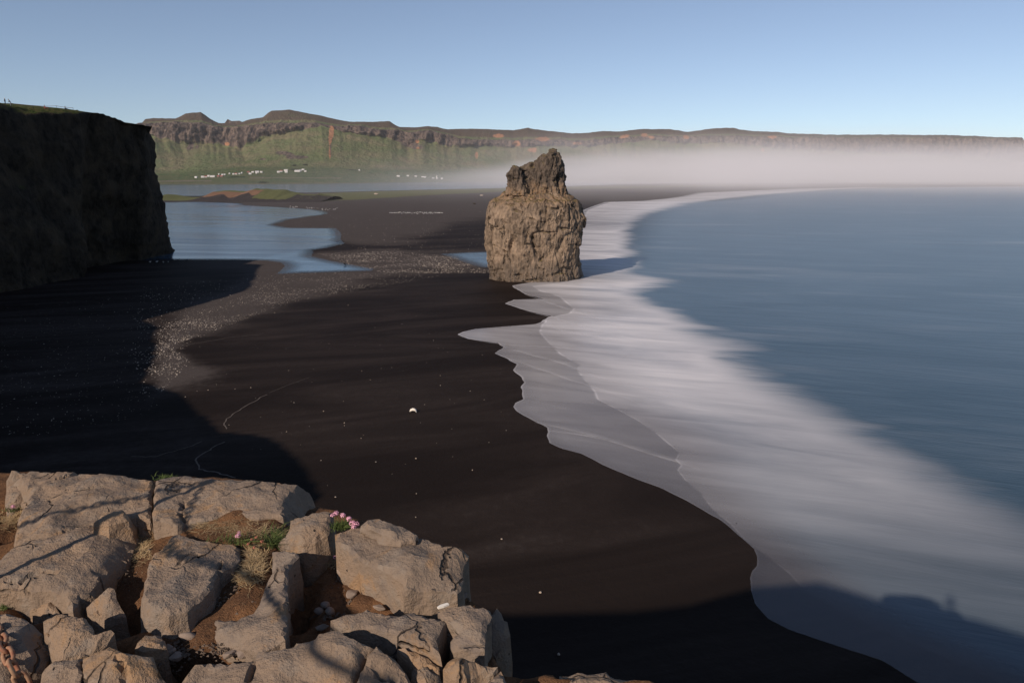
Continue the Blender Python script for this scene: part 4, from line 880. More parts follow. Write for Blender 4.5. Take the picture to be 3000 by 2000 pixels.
make_rock('boulder', 'tall block on the right rim with a bright white streak on its top', .06,
    [(1282, 1778, .05), (1330, 1770, .06), (1371, 1765, .065), (1432, 1784, .06), (1440, 1802, .055), (1427, 1824, .05), (1424, 1866, .02), (1422, 1906, -.01), (1390, 1904, -.01), (1330, 1902, -.02), (1320, 1870, .0), (1345, 1845, .03), (1318, 1822, .045), (1300, 1806, .05)],
    [(1380, 1800, .07), (1380, 1845, .045), (1400, 1880, .01)], rr=.010, base=-.6, rough=1.1, flare=.01)
make_rock('boulder', 'dark lower shoulder of rock on the outer rim, wholly in shade', -.10,
    [(1434, 1800, -.06), (1456, 1774, -.05), (1486, 1819, -.08), (1493, 1854, -.10), (1475, 1900, -.12), (1443, 1942, -.14), (1420, 1925, -.12), (1426, 1880, -.10), (1430, 1835, -.08)], [(1460, 1840, -.08)], base=-.7, rough=1.1)
make_rock('boulder', 'largest boulder on the right rim, its right face in raking light', .09,
    [(982, 1560, .07), (1020, 1545, .075), (1057, 1537, .08), (1110, 1535, .09), (1180, 1565, .09), (1245, 1578, .09), (1307, 1596, .10), (1354, 1600, .09), (1373, 1620, .04), (1360, 1672, -.03), (1356, 1719, -.06), (1340, 1736, -.07), (1290, 1735, -.055), (1230, 1732, -.04), (1186, 1730, -.02), (1180, 1712, .01), (1157, 1698, .02), (1132, 1676, .03), (1100, 1660, .04), (1064, 1645, .045), (1040, 1625, .05), (1021, 1612, .055), (984, 1585, .06)],
    [(1308, 1607, .11), (1258, 1640, .10), (1202, 1673, .075), (1188, 1710, .02), (1150, 1605, .095), (1080, 1580, .085), (1290, 1680, .02), (1335, 1640, .055), (1250, 1710, -.015), (1110, 1630, .065)], rr=.008, base=-.5, rough=1.15)
make_rock('rock_flake', 'thin weathered rock flake lying on top of the largest right boulder', .115,
    [(1057, 1537), (1079, 1520, .125), (1110, 1520), (1139, 1527), (1193, 1544), (1221, 1561), (1216, 1574, .11), (1175, 1584, .105), (1140, 1572, .11), (1105, 1556), (1080, 1546)], [(1140, 1550, .13)], base=.075, rr=.008, flare=.0)
make_rock('boulder', 'rounded boulder beside the thrift flowers on the far rim', .085,
    [(852, 1524, .05), (890, 1510, .08), (930, 1498, .10), (974, 1496, .10), (978, 1528, .06), (957, 1567, .01), (924, 1590, -.02), (888, 1593, -.02), (845, 1588, -.03), (812, 1590, -.04), (838, 1573, .0), (850, 1550, .03)], [(965, 1512, .105), (940, 1550, .06), (900, 1540, .085), (880, 1570, .03)], rr=.008)
make_rock('rock_fragment', 'narrow rock fragment at the foot of the rounded boulder', -.025, [(843, 1594), (880, 1592), (906, 1594), (914, 1602), (890, 1612), (860, 1614), (846, 1608)], [(880, 1602, -.015)], base=-.12, sp=.007)
make_rock('rock_fragment', 'upright rock fragment standing at the head of the dark gully', .0, [(896, 1616), (924, 1614), (933, 1642, -.02), (926, 1650, -.02), (916, 1653, -.02), (905, 1634)], [], base=-.14, sp=.007)
make_rock('rock_fragment', 'pointed triangular rock fragment in a dark hollow, lower left', .03, [(321, 1715, .05), (331, 1722, .05), (350, 1760, .03), (369, 1803, .0), (335, 1806, .0), (298, 1806, 0), (270, 1792, .0), (248, 1777, .01), (285, 1745, .03)], [(315, 1760, .035)], base=-.25)
make_rock('rock_fragment', 'blunt rock fragment half in shadow under the left boulder', .0, [(110, 1747, .01), (155, 1747, .01), (166, 1775), (176, 1798, -.02), (150, 1800, -.03), (120, 1795, -.04), (84, 1784, -.05), (98, 1766, -.02)], [(135, 1770, .01)], base=-.25)
make_rock('boulder', 'boulder in the lower left corner behind the rusty chain', .05,
    [(-80, 1800, .03), (0, 1790, .06), (18, 1789, .07), (68, 1806, .06), (92, 1819, .06), (115, 1845, .03), (134, 1872, .01), (155, 1929, -.01), (126, 1963, -.01), (78, 1988, -.01), (30, 2010, 0), (-80, 2060, .0)], [(50, 1850, .07), (65, 1880, .05), (20, 1930, .05), (90, 1920, .035)], base=-.28)
make_rock('boulder', 'flat topped boulder with a jutting right corner, lower left', .07,
    [(128, 1820, .06), (150, 1808), (173, 1799, .075), (215, 1803), (253, 1807, .075), (269, 1833), (271, 1851), (300, 1840, .075), (324, 1829, .08), (333, 1845), (310, 1887, .05), (265, 1914, .04), (220, 1924, .04), (170, 1932, .04), (148, 1908, .04), (134, 1860, .055)], [(210, 1850, .075), (290, 1865, .065)], base=-.28, rr=.009)
make_rock('boulder', 'darker rock with one slanting face at the bottom edge, lower left', .04, [(131, 1960, .02), (145, 1945), (163, 1935), (238, 1928, .045), (240, 1970, .04), (240, 2060, .02), (110, 2060, .0), (118, 2000, .0)], [(180, 1960, .05), (200, 2000, .02)], base=-.25)
make_rock('boulder', 'cracked boulder at the bottom edge beside a rubble filled gap', .06, [(242, 1928, .05), (292, 1906, .06), (321, 1890, .07), (357, 1905, .07), (400, 1917, .06), (446, 1926, .05), (464, 1961, .04), (482, 2000, .02), (495, 2060, 0), (243, 2060, .02), (243, 1980, .04)], [(340, 1940, .07), (400, 1970, .05)], base=-.25, cracks=[[(350, 1935), (365, 1965), (352, 1998)]])
make_rock('rock_fragment', 'small flat rock fragment at the edge of the black hollow, centre bottom', .025, [(396, 1897), (410, 1876), (426, 1861), (464, 1860), (480, 1876), (488, 1893), (450, 1904), (417, 1911)], [(445, 1885, .04)], base=-.16, sp=.007)
make_rock('rock_fragment', 'low bar of rock between soil patch and the right boulders', -.02, [(1129, 1735, -.01), (1140, 1732), (1162, 1755), (1195, 1768), (1225, 1775), (1240, 1790), (1200, 1786), (1165, 1778), (1131, 1770)], [], base=-.12, sp=.007)
# rubble and loose stones one can pick apart
def hull(name, n, seed, sq=(1, 1, 1), round_=False):
    r = random.Random(seed); bm = bmesh.new()
    for i in range(n):
        v = Vector((r.gauss(0, 1), r.gauss(0, 1), r.gauss(0, 1))); v.normalize(); v *= r.uniform(.82, 1)
        bm.verts.new((v.x * sq[0], v.y * sq[1], v.z * sq[2]))
    bmesh.ops.convex_hull(bm, input=bm.verts); 
    bmesh.ops.delete(bm, geom=[v for v in bm.verts if not v.link_faces], context='VERTS')
    if round_:
        bmesh.ops.subdivide_edges(bm, edges=bm.edges, cuts=1, use_grid_fill=True, smooth=.6)
    else:
        bmesh.ops.bevel(bm, geom=list(bm.edges), offset=.07, segments=1, affect='EDGES', profile=.5)
    return bm_mesh(name, bm, round_)
STONES = [hull('stone', 11, s, (1, .75, .55)) for s in range(4)] + [hull('stone', 16, 40 + s, (1, .8, .6), True) for s in range(3)]
M_STONE = plain('stone', (.26, .205, .165), .9, .15, .3, 5); M_STONE2 = plain('stone_pale', (.42, .34, .27), .9, .15, .2, 5)
for m_ in STONES: m_.materials.append(M_STONE)
def soil_z(u, v):
    p = L(u, v, -.05)[None]; return float(soil_h(p)[0])
def stone(u, v, rpx, label, k=0, rz=0, h=None, sq=1, name='stone', group=None, mat=None):
    hh = soil_z(u, v) if h is None else h
    p = L(u, v, hh); s = rpx / 2000 * np.linalg.norm(p - np.array([0, 0, H]))
    me_ = STONES[k]
    o = bpy.data.objects.new(name, me_); COL.objects.link(o); o.location = (p[0], p[1], p[2] + s * .22); o.scale = (s, s * sq, s); o.rotation_euler = (.1 * k, .07 * k, rz)
    if mat: o.material_slots[0].link = 'OBJECT'; o.material_slots[0].material = mat
    return tag(o, label, 'stone', group)
SG = 'loose stones on the rock ledge'
for a in [(1009, 1677, 22, 'round flat stone sunk in the brown soil hollow', 5, 0), (1050, 1662, 34, 'long narrow stone casting a shadow in the soil hollow', 1, -.5, None, .45), (1032, 1743, 26, 'squarish tan stone with a broken corner in the soil hollow', 2, 1.2), (954, 1775, 14, 'topmost of three pebbles in a cluster at the dark gully', 4, 0), (967, 1793, 17, 'tallest pebble of the three at the dark gully', 6, 1.3), (938, 1792, 17, 'shaded pebble on the left of the three at the dark gully', 5, .4),
          (1163, 1722, 30, 'angular stone wedged under the largest right boulder', 3, .4), (1115, 1722, 18, 'thin stone leaning in the orange soil', 1, 1.1, None, .6), (1093, 1763, 12, 'pale white stone on the orange soil', 4, 0, None, 1, 'stone', None, M_STONE2), (1112, 1782, 22, 'two toned stone behind the saddle shaped block', 2, -.2, None, .6), (1192, 1776, 14, 'dark chip of stone at the low bar of rock', 0, 1), (1068, 1718, 10, 'small dark stone near the middle of the soil hollow', 5, 0),
          (1096, 1866, 30, 'oval stone lying in the grassy crack', 6, .1, None, .6), (553, 1870, 26, 'smooth grey oval stone beside the light boulder', 6, .15, None, .55), (396, 1792, 13, 'cream round stone on brown soil in the lower left', 5, 0, None, 1, 'stone', None, M_STONE2), (118, 1990, 9, 'orange pebble in the corner behind the chain', 4, 0, None, 1, 'stone', None, M_STONE2),
          (392, 1876, 16, 'thin sliver of pale stone in the black hollow', 1, .9, None, .4, 'stone', None, M_STONE2), (490, 1900, 16, 'grey stone on top of the rubble strip', 3, .3), (520, 1925, 22, 'faceted stone at the bottom of the rubble strip', 2, .5), (500, 1912, 18, 'flat stone in the middle of the rubble strip', 0, 1.2), (670, 1920, 22, 'dark wedge stone above the wide bottom boulder', 0, .8), (710, 1920, 24, 'light wedge stone above the wide bottom boulder', 1, .4), (690, 1912, 18, 'middle one of three wedge stones above the bottom boulder', 2, 0), (940, 1845, 26, 'long stone against the top of the wide bottom boulder', 1, .3, None, .5)]:
    stone(*a[:4], *a[4:]) if len(a) <= 9 else stone(*a)
for i, (u, v, r, lb) in enumerate([(1255, 1748, 18, 'whitish fragment at the left end of the rubble under the largest boulder'), (1275, 1755, 16, 'triangular fragment in the rubble, second from its left end'), (1298, 1752, 24, 'tall wedge fragment in the middle of the rubble under the largest boulder'), (1325, 1762, 20, 'low tan fragment in the rubble behind the painted block'), (1352, 1752, 28, 'long fragment at the right end of the rubble on the rim'), (1232, 1778, 20, 'dark fragment between low bar of rock and painted block'), (1372, 1985, 14, 'larger rounded pebble below the peaked boulder'), (1400, 1985, 14, 'grey pebble in the pile beside the pointed fragment'), (1392, 1972, 12, 'upper pebble in the pile beside the pointed fragment'), (1415, 1972, 14, 'slanted chip in the pile beside the pointed fragment'), (1250, 1886, 10, 'upright chip below the saddle shaped block'), (1262, 1893, 12, 'second chip below the saddle shaped block, nearer the rim')]):
    stone(u, v, r, lb, i % 4, i * .9, None if v < 1900 else -.09, .75, 'rock_fragment')
# painted streak on the rim block
P_ = L(np.array([1281, 1290, 1310, 1316, 1300, 1284]), np.array([1776, 1770, 1764, 1768, 1775, 1779]), .068)
bmp = bmesh.new(); vs = [bmp.verts.new(p) for p in P_]; f_ = bmp.faces.new(vs); r_ = bmesh.ops.extrude_face_region(bmp, geom=[f_])
for g_ in r_['geom']:
    if isinstance(g_, bmesh.types.BMVert): g_.co.z -= .004
bmesh.ops.recalc_face_normals(bmp, faces=bmp.faces)
paint = link('bird_dropping', bm_mesh('bird_dropping', bmp), M_WHITE); tag(paint, 'bright white bird dropping on the tall rim block', 'dropping')
# gravel: tiny chips nobody would count
V = []; F = []
def chip(c, s, a):
    o = len(V); ca, sa = math.cos(a), math.sin(a)
    for x, y, z in ((1, 0, 0), (-.5, .8, 0), (-.6, -.7, .1), (.1, .05, .8)):
        V.append((c[0] + s * (x * ca - y * sa), c[1] + s * (x * sa + y * ca), c[2] + s * z * .8))
    F.extend([[o, o + 1, o + 3], [o + 1, o + 2, o + 3], [o + 2, o, o + 3]])
for (u, v, ru, rv, n_) in [(1120, 1745, 90, 30, 130), (500, 1915, 50, 40, 160), (640, 1905, 60, 22, 80), (1300, 1755, 70, 16, 70), (1390, 1985, 45, 16, 60), (980, 1810, 50, 14, 60), (1050, 1700, 100, 60, 120), (640, 1760, 90, 40, 90), (340, 1660, 60, 60, 70), (1190, 1905, 70, 20, 60)]:
    for i in range(n_):
        uu_, vv_ = rnd.gauss(u, ru * .55), rnd.gauss(v, rv * .55); p = L(uu_, vv_, soil_z(uu_, vv_)); chip(p, rnd.uniform(.002, .007), rnd.uniform(0, 6.3))
tag(mesh('gravel', V, F, plain('gravel', (.13, .098, .075), .95, .1, .4, 60), smooth=False), 'fine gravel and chips strewn over the soil of the ledge', 'gravel', kind='stuff')
# ================================================================== PLANTS ON THE LEDGE
M_DRYG = plain('dry_grass', (.44, .32, .175), .9, .1, .35, 40); M_GRN = plain('green_grass', (.085, .115, .035), .85, .15, .35, 40); M_BRN = plain('dead_grass', (.17, .105, .06), .9, .1, .35, 40)
M_PINK = plain('thrift_pink', (.74, .40, .50), .8, .2, .25, 200); M_BUD = plain('thrift_bud', (.50, .20, .14), .8, .2, .2, 200)
def on_soil(u, v):
    u = np.atleast_1d(np.asarray(u, float)); v = np.atleast_1d(np.asarray(v, float)); h = np.zeros(len(u))
    for _ in range(5): h = .5 * h + .5 * soil_h(L(u, v, h))
    p = L(u, v, h); return p if len(p) > 1 else p[0]
def blades(spots, n, ln, wd, lean=1.0, flat=.6, hh=None):
    V = []; F = []
    sp_ = np.array([spots[i % len(spots)] for i in range(n)], float); a_ = RNG.normal(sp_[:, 0], sp_[:, 2] * .5); b_ = RNG.normal(sp_[:, 1], sp_[:, 3] * .5)
    PP = on_soil(a_, b_) if hh is None else L(a_, b_, hh)
    for i in range(n):
        p = PP[i] - np.array([0, 0, .003])
        an = rnd.uniform(0, 6.283); l = ln * rnd.uniform(.5, 1.25); up = rnd.uniform(.25, 1.0) * (1 - flat) + .12; cx, sx = math.cos(an), math.sin(an); w = wd * rnd.uniform(.7, 1.3)
        bend = rnd.uniform(-.5, .5); o = len(V)
        for t in (0, .5, 1.0):
            a2 = an + bend * t; q = p + np.array([math.cos(a2) * l * t * lean * (1 - up * .5), math.sin(a2) * l * t * lean * (1 - up * .5), l * up * (t - .30 * t * t * (1 + flat)) + .003])
            ww = w * (1 - t * .85); V += [q + np.array([-sx, cx, 0]) * ww, q - np.array([-sx, cx, 0]) * ww]
        F += [[o, o + 1, o + 3, o + 2], [o + 2, o + 3, o + 5, o + 4]]
    return V, F
V, F = blades([(690, 1545, 110, 26), (600, 1530, 50, 16), (740, 1560, 60, 30), (745, 1640, 30, 40), (720, 1690, 40, 30), (380, 1560, 60, 22), (410, 1610, 26, 40), (30, 1520, 40, 26), (840, 1570, 30, 20), (650, 1535, 120, 20), (920, 1650, 30, 20), (970, 1640, 30, 20)], 4200, .036, .0011, 1, .62)
tag(mesh('dry_grass', V, F, M_DRYG), 'matted straw coloured dead grass in the soil pockets between the rocks', 'dry grass', kind='stuff')
V, F = blades([(380, 1640, 40, 70), (650, 1740, 70, 50), (740, 1650, 40, 50), (690, 1560, 120, 40), (980, 1700, 60, 50), (560, 1840, 30, 40), (345, 1700, 40, 30), (20, 1530, 40, 30)], 3000, .022, .0009, 1, .9)
tag(mesh('dead_grass', V, F, M_BRN), 'flat brown grass roots and litter on the bare soil', 'dead grass', kind='stuff')
def tuft(spots, n, ln, label, wd=.0012, name='grass_tuft', cat='grass tuft', flat=.3, hh=None):
    V, F = blades(spots, n, ln, wd, 1, flat, hh); c = np.mean(np.array(V), 0)
    u, v = spots[0][:2]; e = empty(name, tuple(L(u, v, soil_z(u, v)))); tag(e, label, cat)
    o = mesh('foliage', [np.array(x) - np.array(e.location) for x in V], F, M_GRN, e); o['kind'] = 'stuff'
    return e
tuft([(395, 1530, 40, 10)], 260, .026, 'green grass tuft under the small boulder on the back slab')
tuft([(470, 1545, 44, 14)], 300, .028, 'green grass tuft at the foot of the crack between the two back slabs')
tuft([(488, 1405, 26, 6)], 200, .026, 'bright green tuft on the far rim beside the crack, against dark sand', hh=.07)
tuft([(820, 1550, 26, 26), (800, 1590, 30, 16)], 360, .05, 'dark green long bladed tussock at the right end of the straw patch')
tuft([(1130, 1868, 14, 6), (1190, 1882, 40, 8)], 150, .03, 'thin yellow green tuft growing along the grassy crack below the saddle block')
tuft([(8, 1780, 18, 10)], 70, .03, 'few dark blades at the left edge above the corner boulder')
def head(r, seed, mat, parent, loc):
    bm = bmesh.new(); rr_ = random.Random(seed)
    for i in range(46):
        t = math.acos(1 - rr_.random() * 1.35); a = rr_.uniform(0, 6.283); d = Vector((math.sin(t) * math.cos(a), math.sin(t) * math.sin(a), math.cos(t) * .8))
        c = d * r * rr_.uniform(.75, 1.0); s_ = r * .36; x = d.orthogonal().normalized(); x.rotate(Matrix.Rotation(rr_.uniform(0, 6), 3, d)); y = d.cross(x)
        vs = [bm.verts.new(c + x * s_), bm.verts.new(c + y * s_ * .7 + d * s_ * .3), bm.verts.new(c - x * s_), bm.verts.new(c - y * s_ * .7 + d * s_ * .3)]; bm.faces.new(vs)
    o = link('flower_head', bm_mesh('flower_head', bm), mat, parent); o.location = loc; o['kind'] = 'stuff'; return o
def thrift(u, v, label, heads, nb, ln, ru, rv, h=None):
    hh = float(on_soil(u, v)[2] - Z0) if h is None else h
    p = np.array(L(u, v, hh)); e = empty('thrift_plant', tuple(p)); tag(e, label, 'flower')
    V = []; F = []
    for i in range(nb):
        d = np.array([rnd.gauss(0, 1), rnd.gauss(0, 1), abs(rnd.gauss(0, .9)) + .25]); d /= np.linalg.norm(d); b0 = np.array([rnd.gauss(0, ru), rnd.gauss(0, rv), 0]); l = ln * rnd.uniform(.5, 1.1); sd_ = np.array([-d[1], d[0], 0]); sd_ /= np.linalg.norm(sd_) + 1e-6; o = len(V)
        V += [b0 + sd_ * .0011, b0 - sd_ * .0011, b0 + d * l]; F.append([o, o + 1, o + 2])
    f = mesh('foliage', V, F, M_GRN, e); f['kind'] = 'stuff'
    for i, (du, dv, r, bud) in enumerate(heads):
        q = np.array(L(u + du, v + dv, hh + (.03 if dv < 0 else .015))) - p
        bm = bmesh.new(); bmesh.ops.create_cone(bm, segments=5, radius1=.0009, radius2=.0009, depth=float(np.linalg.norm(q)), cap_ends=True)
        st_ = link('stem', bm_mesh('stem', bm), M_GRN, e); st_.location = tuple(q / 2); st_.rotation_euler = Vector(q).to_track_quat('Z', 'Y').to_euler()
        head(r * .64, i + int(u), M_BUD if bud else M_PINK, e, tuple(q))
    return e
thrift(1000, 1545, 'thrift cushion with pink flower clusters on the far rim against dark sand', [(-16, -42, .0125, 0), (4, -36, .0125, 0), (-26, -36, .010, 0), (22, -26, .0125, 0), (32, -14, .0125, 0), (44, -10, .0125, 0), (36, -2, .0105, 0)], 420, .026, .011, .008, .075)
thrift(705, 1585, 'thrift with one pale pink head and rusty buds in the straw patch', [(-8, -16, .011, 0), (-5, -26, .007, 0), (32, -6, .006, 1), (45, -12, .006, 1), (62, 0, .007, 1), (22, 8, .006, 1), (40, 18, .006, 1)], 300, .03, .03, .012)
thrift(965, 1618, 'thrift with two small pink heads at the top of the soil hollow', [(-16, 4, .0085, 0), (16, 14, .0085, 0)], 260, .032, .022, .012)
thrift(40, 1492, 'single pink thrift at the foot of the far left corner slab', [(-2, -8, .011, 0)], 120, .02, .012, .008, -.01)

# ================================================================== CHAIN FENCE
k = Mat('rusty_iron'); n_ = k.noise(k.pos((60, 60, 60)), 1, 4, .6)
M_RUST = k.done(k.bsdf(Base_Color=k.mix(k.step(n_, .35, .65), (.26, .10, .055), (.36, .22, .13)), Roughness=.75, Metallic=.15))
def link_mesh(a, b, r, sa=14, sb=7):
    V = []; F = []
    for i in range(sa):
        t = 2 * math.pi * i / sa; cx, sx = math.cos(t), math.sin(t)
        c = Vector((b * cx, 0, 0)) + Vector((0, 0, b * sx)); c.z += (a - b) * (1 if sx > .01 else -1 if sx < -.01 else 0); rad = Vector((cx, 0, sx))
        for j in range(sb):
            u = 2 * math.pi * j / sb; q = c + rad * (r * math.cos(u)) + Vector((0, 1, 0)) * (r * math.sin(u)); V.append(tuple(q))
    for i in range(sa):
        for j in range(sb): F.append([i * sb + j, ((i + 1) % sa) * sb + j, ((i + 1) % sa) * sb + (j + 1) % sb, i * sb + (j + 1) % sb])
    me_ = bpy.data.meshes.new('link'); me_.from_pydata(V, [], F); me_.polygons.foreach_set('use_smooth', [True] * len(F)); me_.materials.append(M_RUST); return me_
LINK = link_mesh(.0150, .0088, .0033); LINK_BIG = link_mesh(.0185, .0105, .0042)
def chain(pts, label, me_=None, pitch=.0235):
    me_ = me_ or LINK; pts = [np.array(p, float) for p in pts]; dense = []
    for i in range(len(pts) - 1):                    # Catmull-Rom through the hanging points
        p0, p1, p2, p3 = pts[max(i - 1, 0)], pts[i], pts[i + 1], pts[min(i + 2, len(pts) - 1)]
        for t in np.linspace(0, 1, 40)[:-1]: dense.append(.5 * (2 * p1 + (p2 - p0) * t + (2 * p0 - 5 * p1 + 4 * p2 - p3) * t * t + (3 * p1 - 3 * p2 + p3 - p0) * t ** 3))
    dense.append(pts[-1]); dense = np.array(dense); sl = np.concatenate([[0], np.cumsum(np.linalg.norm(np.diff(dense, axis=0), axis=1))])
    e = empty('chain', tuple(dense[len(dense) // 2])); tag(e, label, 'chain'); n = int(sl[-1] / pitch)
    at = lambda d: np.array([np.interp(d, sl, dense[:, c]) for c in range(3)])
    for i in range(n):
        d = (i + .5) * pitch; dr = Vector(at(d + .004) - at(d - .004)).normalized(); o = bpy.data.objects.new('link', me_); COL.objects.link(o); o.parent = e
        q = dr.to_track_quat('Z', 'Y').to_matrix().to_4x4() @ Matrix.Rotation(math.pi / 4 + (i % 2) * math.pi / 2, 4, 'Z')
        o.matrix_local = Matrix.Translation(Vector(at(d) - np.array(e.location))) @ q
    return e
def post(x, y, z0, z1, r, label):
    bm = bmesh.new(); bmesh.ops.create_cone(bm, segments=14, radius1=r, radius2=r * .85, depth=z1 - z0, cap_ends=True)
    e = empty('fence_post', (x, y, z0)); tag(e, label, 'post'); o = link('rod', bm_mesh('rod', bm, True), M_RUST, e); o.location = (0, 0, (z1 - z0) / 2)
    bm = bmesh.new(); bmesh.ops.create_uvsphere(bm, u_segments=12, v_segments=8, radius=r * 1.5); o = link('knob', bm_mesh('knob', bm, True), M_RUST, e); o.location = (0, 0, z1 - z0)
TS = L(610, 1410, .085); PT = TS + S * (.96 / math.cos(SUN_EL))      # post top: its shadow ends on the far slab
post(PT[0], PT[1], Z0 - .1, PT[2], .0105, 'thin iron fence post just out of frame whose shadow crosses the slabs')
chain([PT, L(330, 1470, .07) + S * 1.07, L(45, 1535, .06) + S * 1.05, L(-500, 1660, .05) + S * 1.1], 'rusty chain running from the thin fence post away to the left')
C2 = [PT, L(505, 1585, .055) + S * 1.12, L(655, 1662, .055) + S * 1.35, L(850, 1795, .055) + S * 1.75, L(960, 1935, .06) + S * 2.2, L(1090, 2005, .05) + S * 2.6]
chain(C2, 'rusty chain running back past the camera whose links shade the middle boulder')
post(C2[-1][0], C2[-1][1], Z0 - .1, C2[-1][2], .0105, 'second thin iron fence post behind the camera')
bpy.context.view_layer.update(); dgc = bpy.context.evaluated_depsgraph_get(); CP3 = []
for u_, v_ in [(-40, 1815), (-8, 1850), (12, 1890), (28, 1930), (48, 1968), (68, 2000), (90, 2040)]:
    r_ = Vector([float(q) for q in ray(u_, v_)]).normalized(); hit, loc, *_ = SC.ray_cast(dgc, Vector((0, 0, H)), r_); CP3.append(np.array(loc - r_ * .016) if hit and loc.z > 28 else on_z(u_, v_, Z0 + .05))
chain(CP3, 'blurred rusty chain crossing the lower left corner close to the camera', LINK_BIG, .030)

# ================================================================== PEOPLE ON THE CLIFF
SKIN = plain('skin', (.55, .36, .27)); 
def cloth(n_, c): return plain(n_, c, .9, .1)
def person(label, loc, rz, pose, shirt, legs, hair, sc=1.0):
    e = empty('person', loc, rz); tag(e, label, 'person')
    if pose == 'sit':
        J = {'pel': (0, 0, .13), 'ch': (0, -.05, .42), 'nk': (0, -.04, .60), 'hd': (0, -.01, .70), 'ht': (0, .0, .82), 'hl': (-.10, .02, .12), 'kl': (-.14, .42, .38), 'al': (-.13, .70, .05), 'fl': (-.13, .84, .04), 'hr': (.10, .02, .12), 'kr': (.14, .42, .36), 'ar': (.14, .68, .05), 'fr': (.14, .82, .04), 'sl': (-.19, -.05, .53), 'el': (-.25, .12, .36), 'wl': (-.12, .34, .34), 'sr': (.19, -.05, .53), 'er': (.25, .12, .36), 'wr': (.12, .34, .36)}
    else:
        b = .28 if pose == 'lean' else .0
        J = {'pel': (0, 0, .93), 'ch': (0, b * .6, 1.24), 'nk': (0, b, 1.48), 'hd': (0, b * 1.25, 1.57), 'ht': (0, b * 1.4, 1.70), 'hl': (-.10, 0, .88), 'kl': (-.12, .03, .49), 'al': (-.12, -.02, .09), 'fl': (-.12, .15, .05), 'hr': (.10, 0, .88), 'kr': (.13, .05, .49), 'ar': (.14, .04, .09), 'fr': (.15, .2, .05), 'sl': (-.19, b * .85, 1.40), 'el': (-.25, b + .02, 1.12), 'wl': (-.20, b + .2, .95), 'sr': (.19, b * .85, 1.40), 'er': (.25, b + .02, 1.12), 'wr': (.16, b + .22, 1.02)}
    R_ = {'pel': .15, 'ch': .155, 'nk': .06, 'hd': .085, 'ht': .075, 'hl': .095, 'kl': .062, 'al': .045, 'fl': .04, 'hr': .095, 'kr': .062, 'ar': .045, 'fr': .04, 'sl': .07, 'el': .046, 'wl': .036, 'sr': .07, 'er': .046, 'wr': .036}
    E_ = [('pel', 'ch'), ('ch', 'nk'), ('nk', 'hd'), ('hd', 'ht'), ('pel', 'hl'), ('hl', 'kl'), ('kl', 'al'), ('al', 'fl'), ('pel', 'hr'), ('hr', 'kr'), ('kr', 'ar'), ('ar', 'fr'), ('ch', 'sl'), ('sl', 'el'), ('el', 'wl'), ('ch', 'sr'), ('sr', 'er'), ('er', 'wr')]
    nm_ = list(J); m_ = bpy.data.meshes.new('body'); m_.from_pydata([J[q] for q in nm_], [(nm_.index(a), nm_.index(b)) for a, b in E_], [])
    o = bpy.data.objects.new('tmp', m_); COL.objects.link(o); md = o.modifiers.new('s', 'SKIN'); sb = o.modifiers.new('ss', 'SUBSURF'); sb.levels = 1; sb.render_levels = 1
    for i, q in enumerate(nm_): m_.skin_vertices[0].data[i].radius = (R_[q], R_[q])
    m_.skin_vertices[0].data[0].use_root = True
    dg_ = bpy.context.evaluated_depsgraph_get(); me_ = bpy.data.meshes.new_from_object(o.evaluated_get(dg_)); bpy.data.objects.remove(o)
    me_.name = 'body'; me_.materials.clear()
    for q in (shirt, legs, SKIN): me_.materials.append(q)
    pz = J['pel'][2]; hz_ = J['nk'][2] + .03
    for p in me_.polygons:
        c = p.center
        p.material_index = 2 if c.z > hz_ or (Vector(J['wl']) - c).length < .07 or (Vector(J['wr']) - c).length < .07 else (1 if (c.z < pz + .02 or (pose == 'sit' and c.y > .14 and abs(c.x) < .22 and c.z < .5 and (c - Vector(J['wl'])).length > .14 and (c - Vector(J['wr'])).length > .14)) else 0)
        p.use_smooth = True
    b_ = link('body', me_, None, e)
    bm = bmesh.new(); bmesh.ops.create_uvsphere(bm, u_segments=12, v_segments=8, radius=.105)
    for v in bm.verts: v.co.z = v.co.z * .85 + .03; v.co.y = v.co.y - .02
    bmesh.ops.delete(bm, geom=[v for v in bm.verts if v.co.z < -.01 and v.co.y > .02], context='VERTS')
    h_ = link('hair', bm_mesh('hair', bm, True), hair, e); h_.location = (J['hd'][0], (J['hd'][1] + J['ht'][1]) / 2, (J['hd'][2] + J['ht'][2]) / 2)
    bm = bmesh.new()
    fz = (J['hd'][2] + J['ht'][2]) / 2 - .01; fy = (J['hd'][1] + J['ht'][1]) / 2
    bmesh.ops.create_cone(bm, segments=6, radius1=.016, radius2=.004, depth=.04, cap_ends=True); nme = bm_mesh('nose', bm)
    q = link('nose', nme, SKIN, e); q.location = (0, fy + .085, fz - .01); q.rotation_euler = (-1.3, 0, 0)
    e.scale = (sc, sc, sc); return e
SKY_L = [(u, v) for u, v in [(24, 308), (40, 312), (139, 318), (199, 320)]]
def on_cliff(u, v, back=1.0):
    x, y, z = vis(u, v); return (x - back * .94, y + back * .25, z)
dg = bpy.context.evaluated_depsgraph_get()
def drop(o):                                       # set the thing down on the cliff top
    hit, loc, nrm_, *_ = cliff.evaluated_get(dg).ray_cast(Vector((o.location.x, o.location.y, 200)), Vector((0, 0, -1)))
    if hit: o.location.z = loc.z - .04
BLK, RED, GRY, DBL, HR = cloth('black_cloth', (.02, .02, .022)), cloth('dull_red_cloth', (.30, .10, .09)), cloth('grey_cloth', (.26, .27, .30)), cloth('dark_trousers', (.03, .03, .045)), plain('dark_hair', (.03, .022, .018))
WHH = plain('pale_hat', (.75, .68, .6))
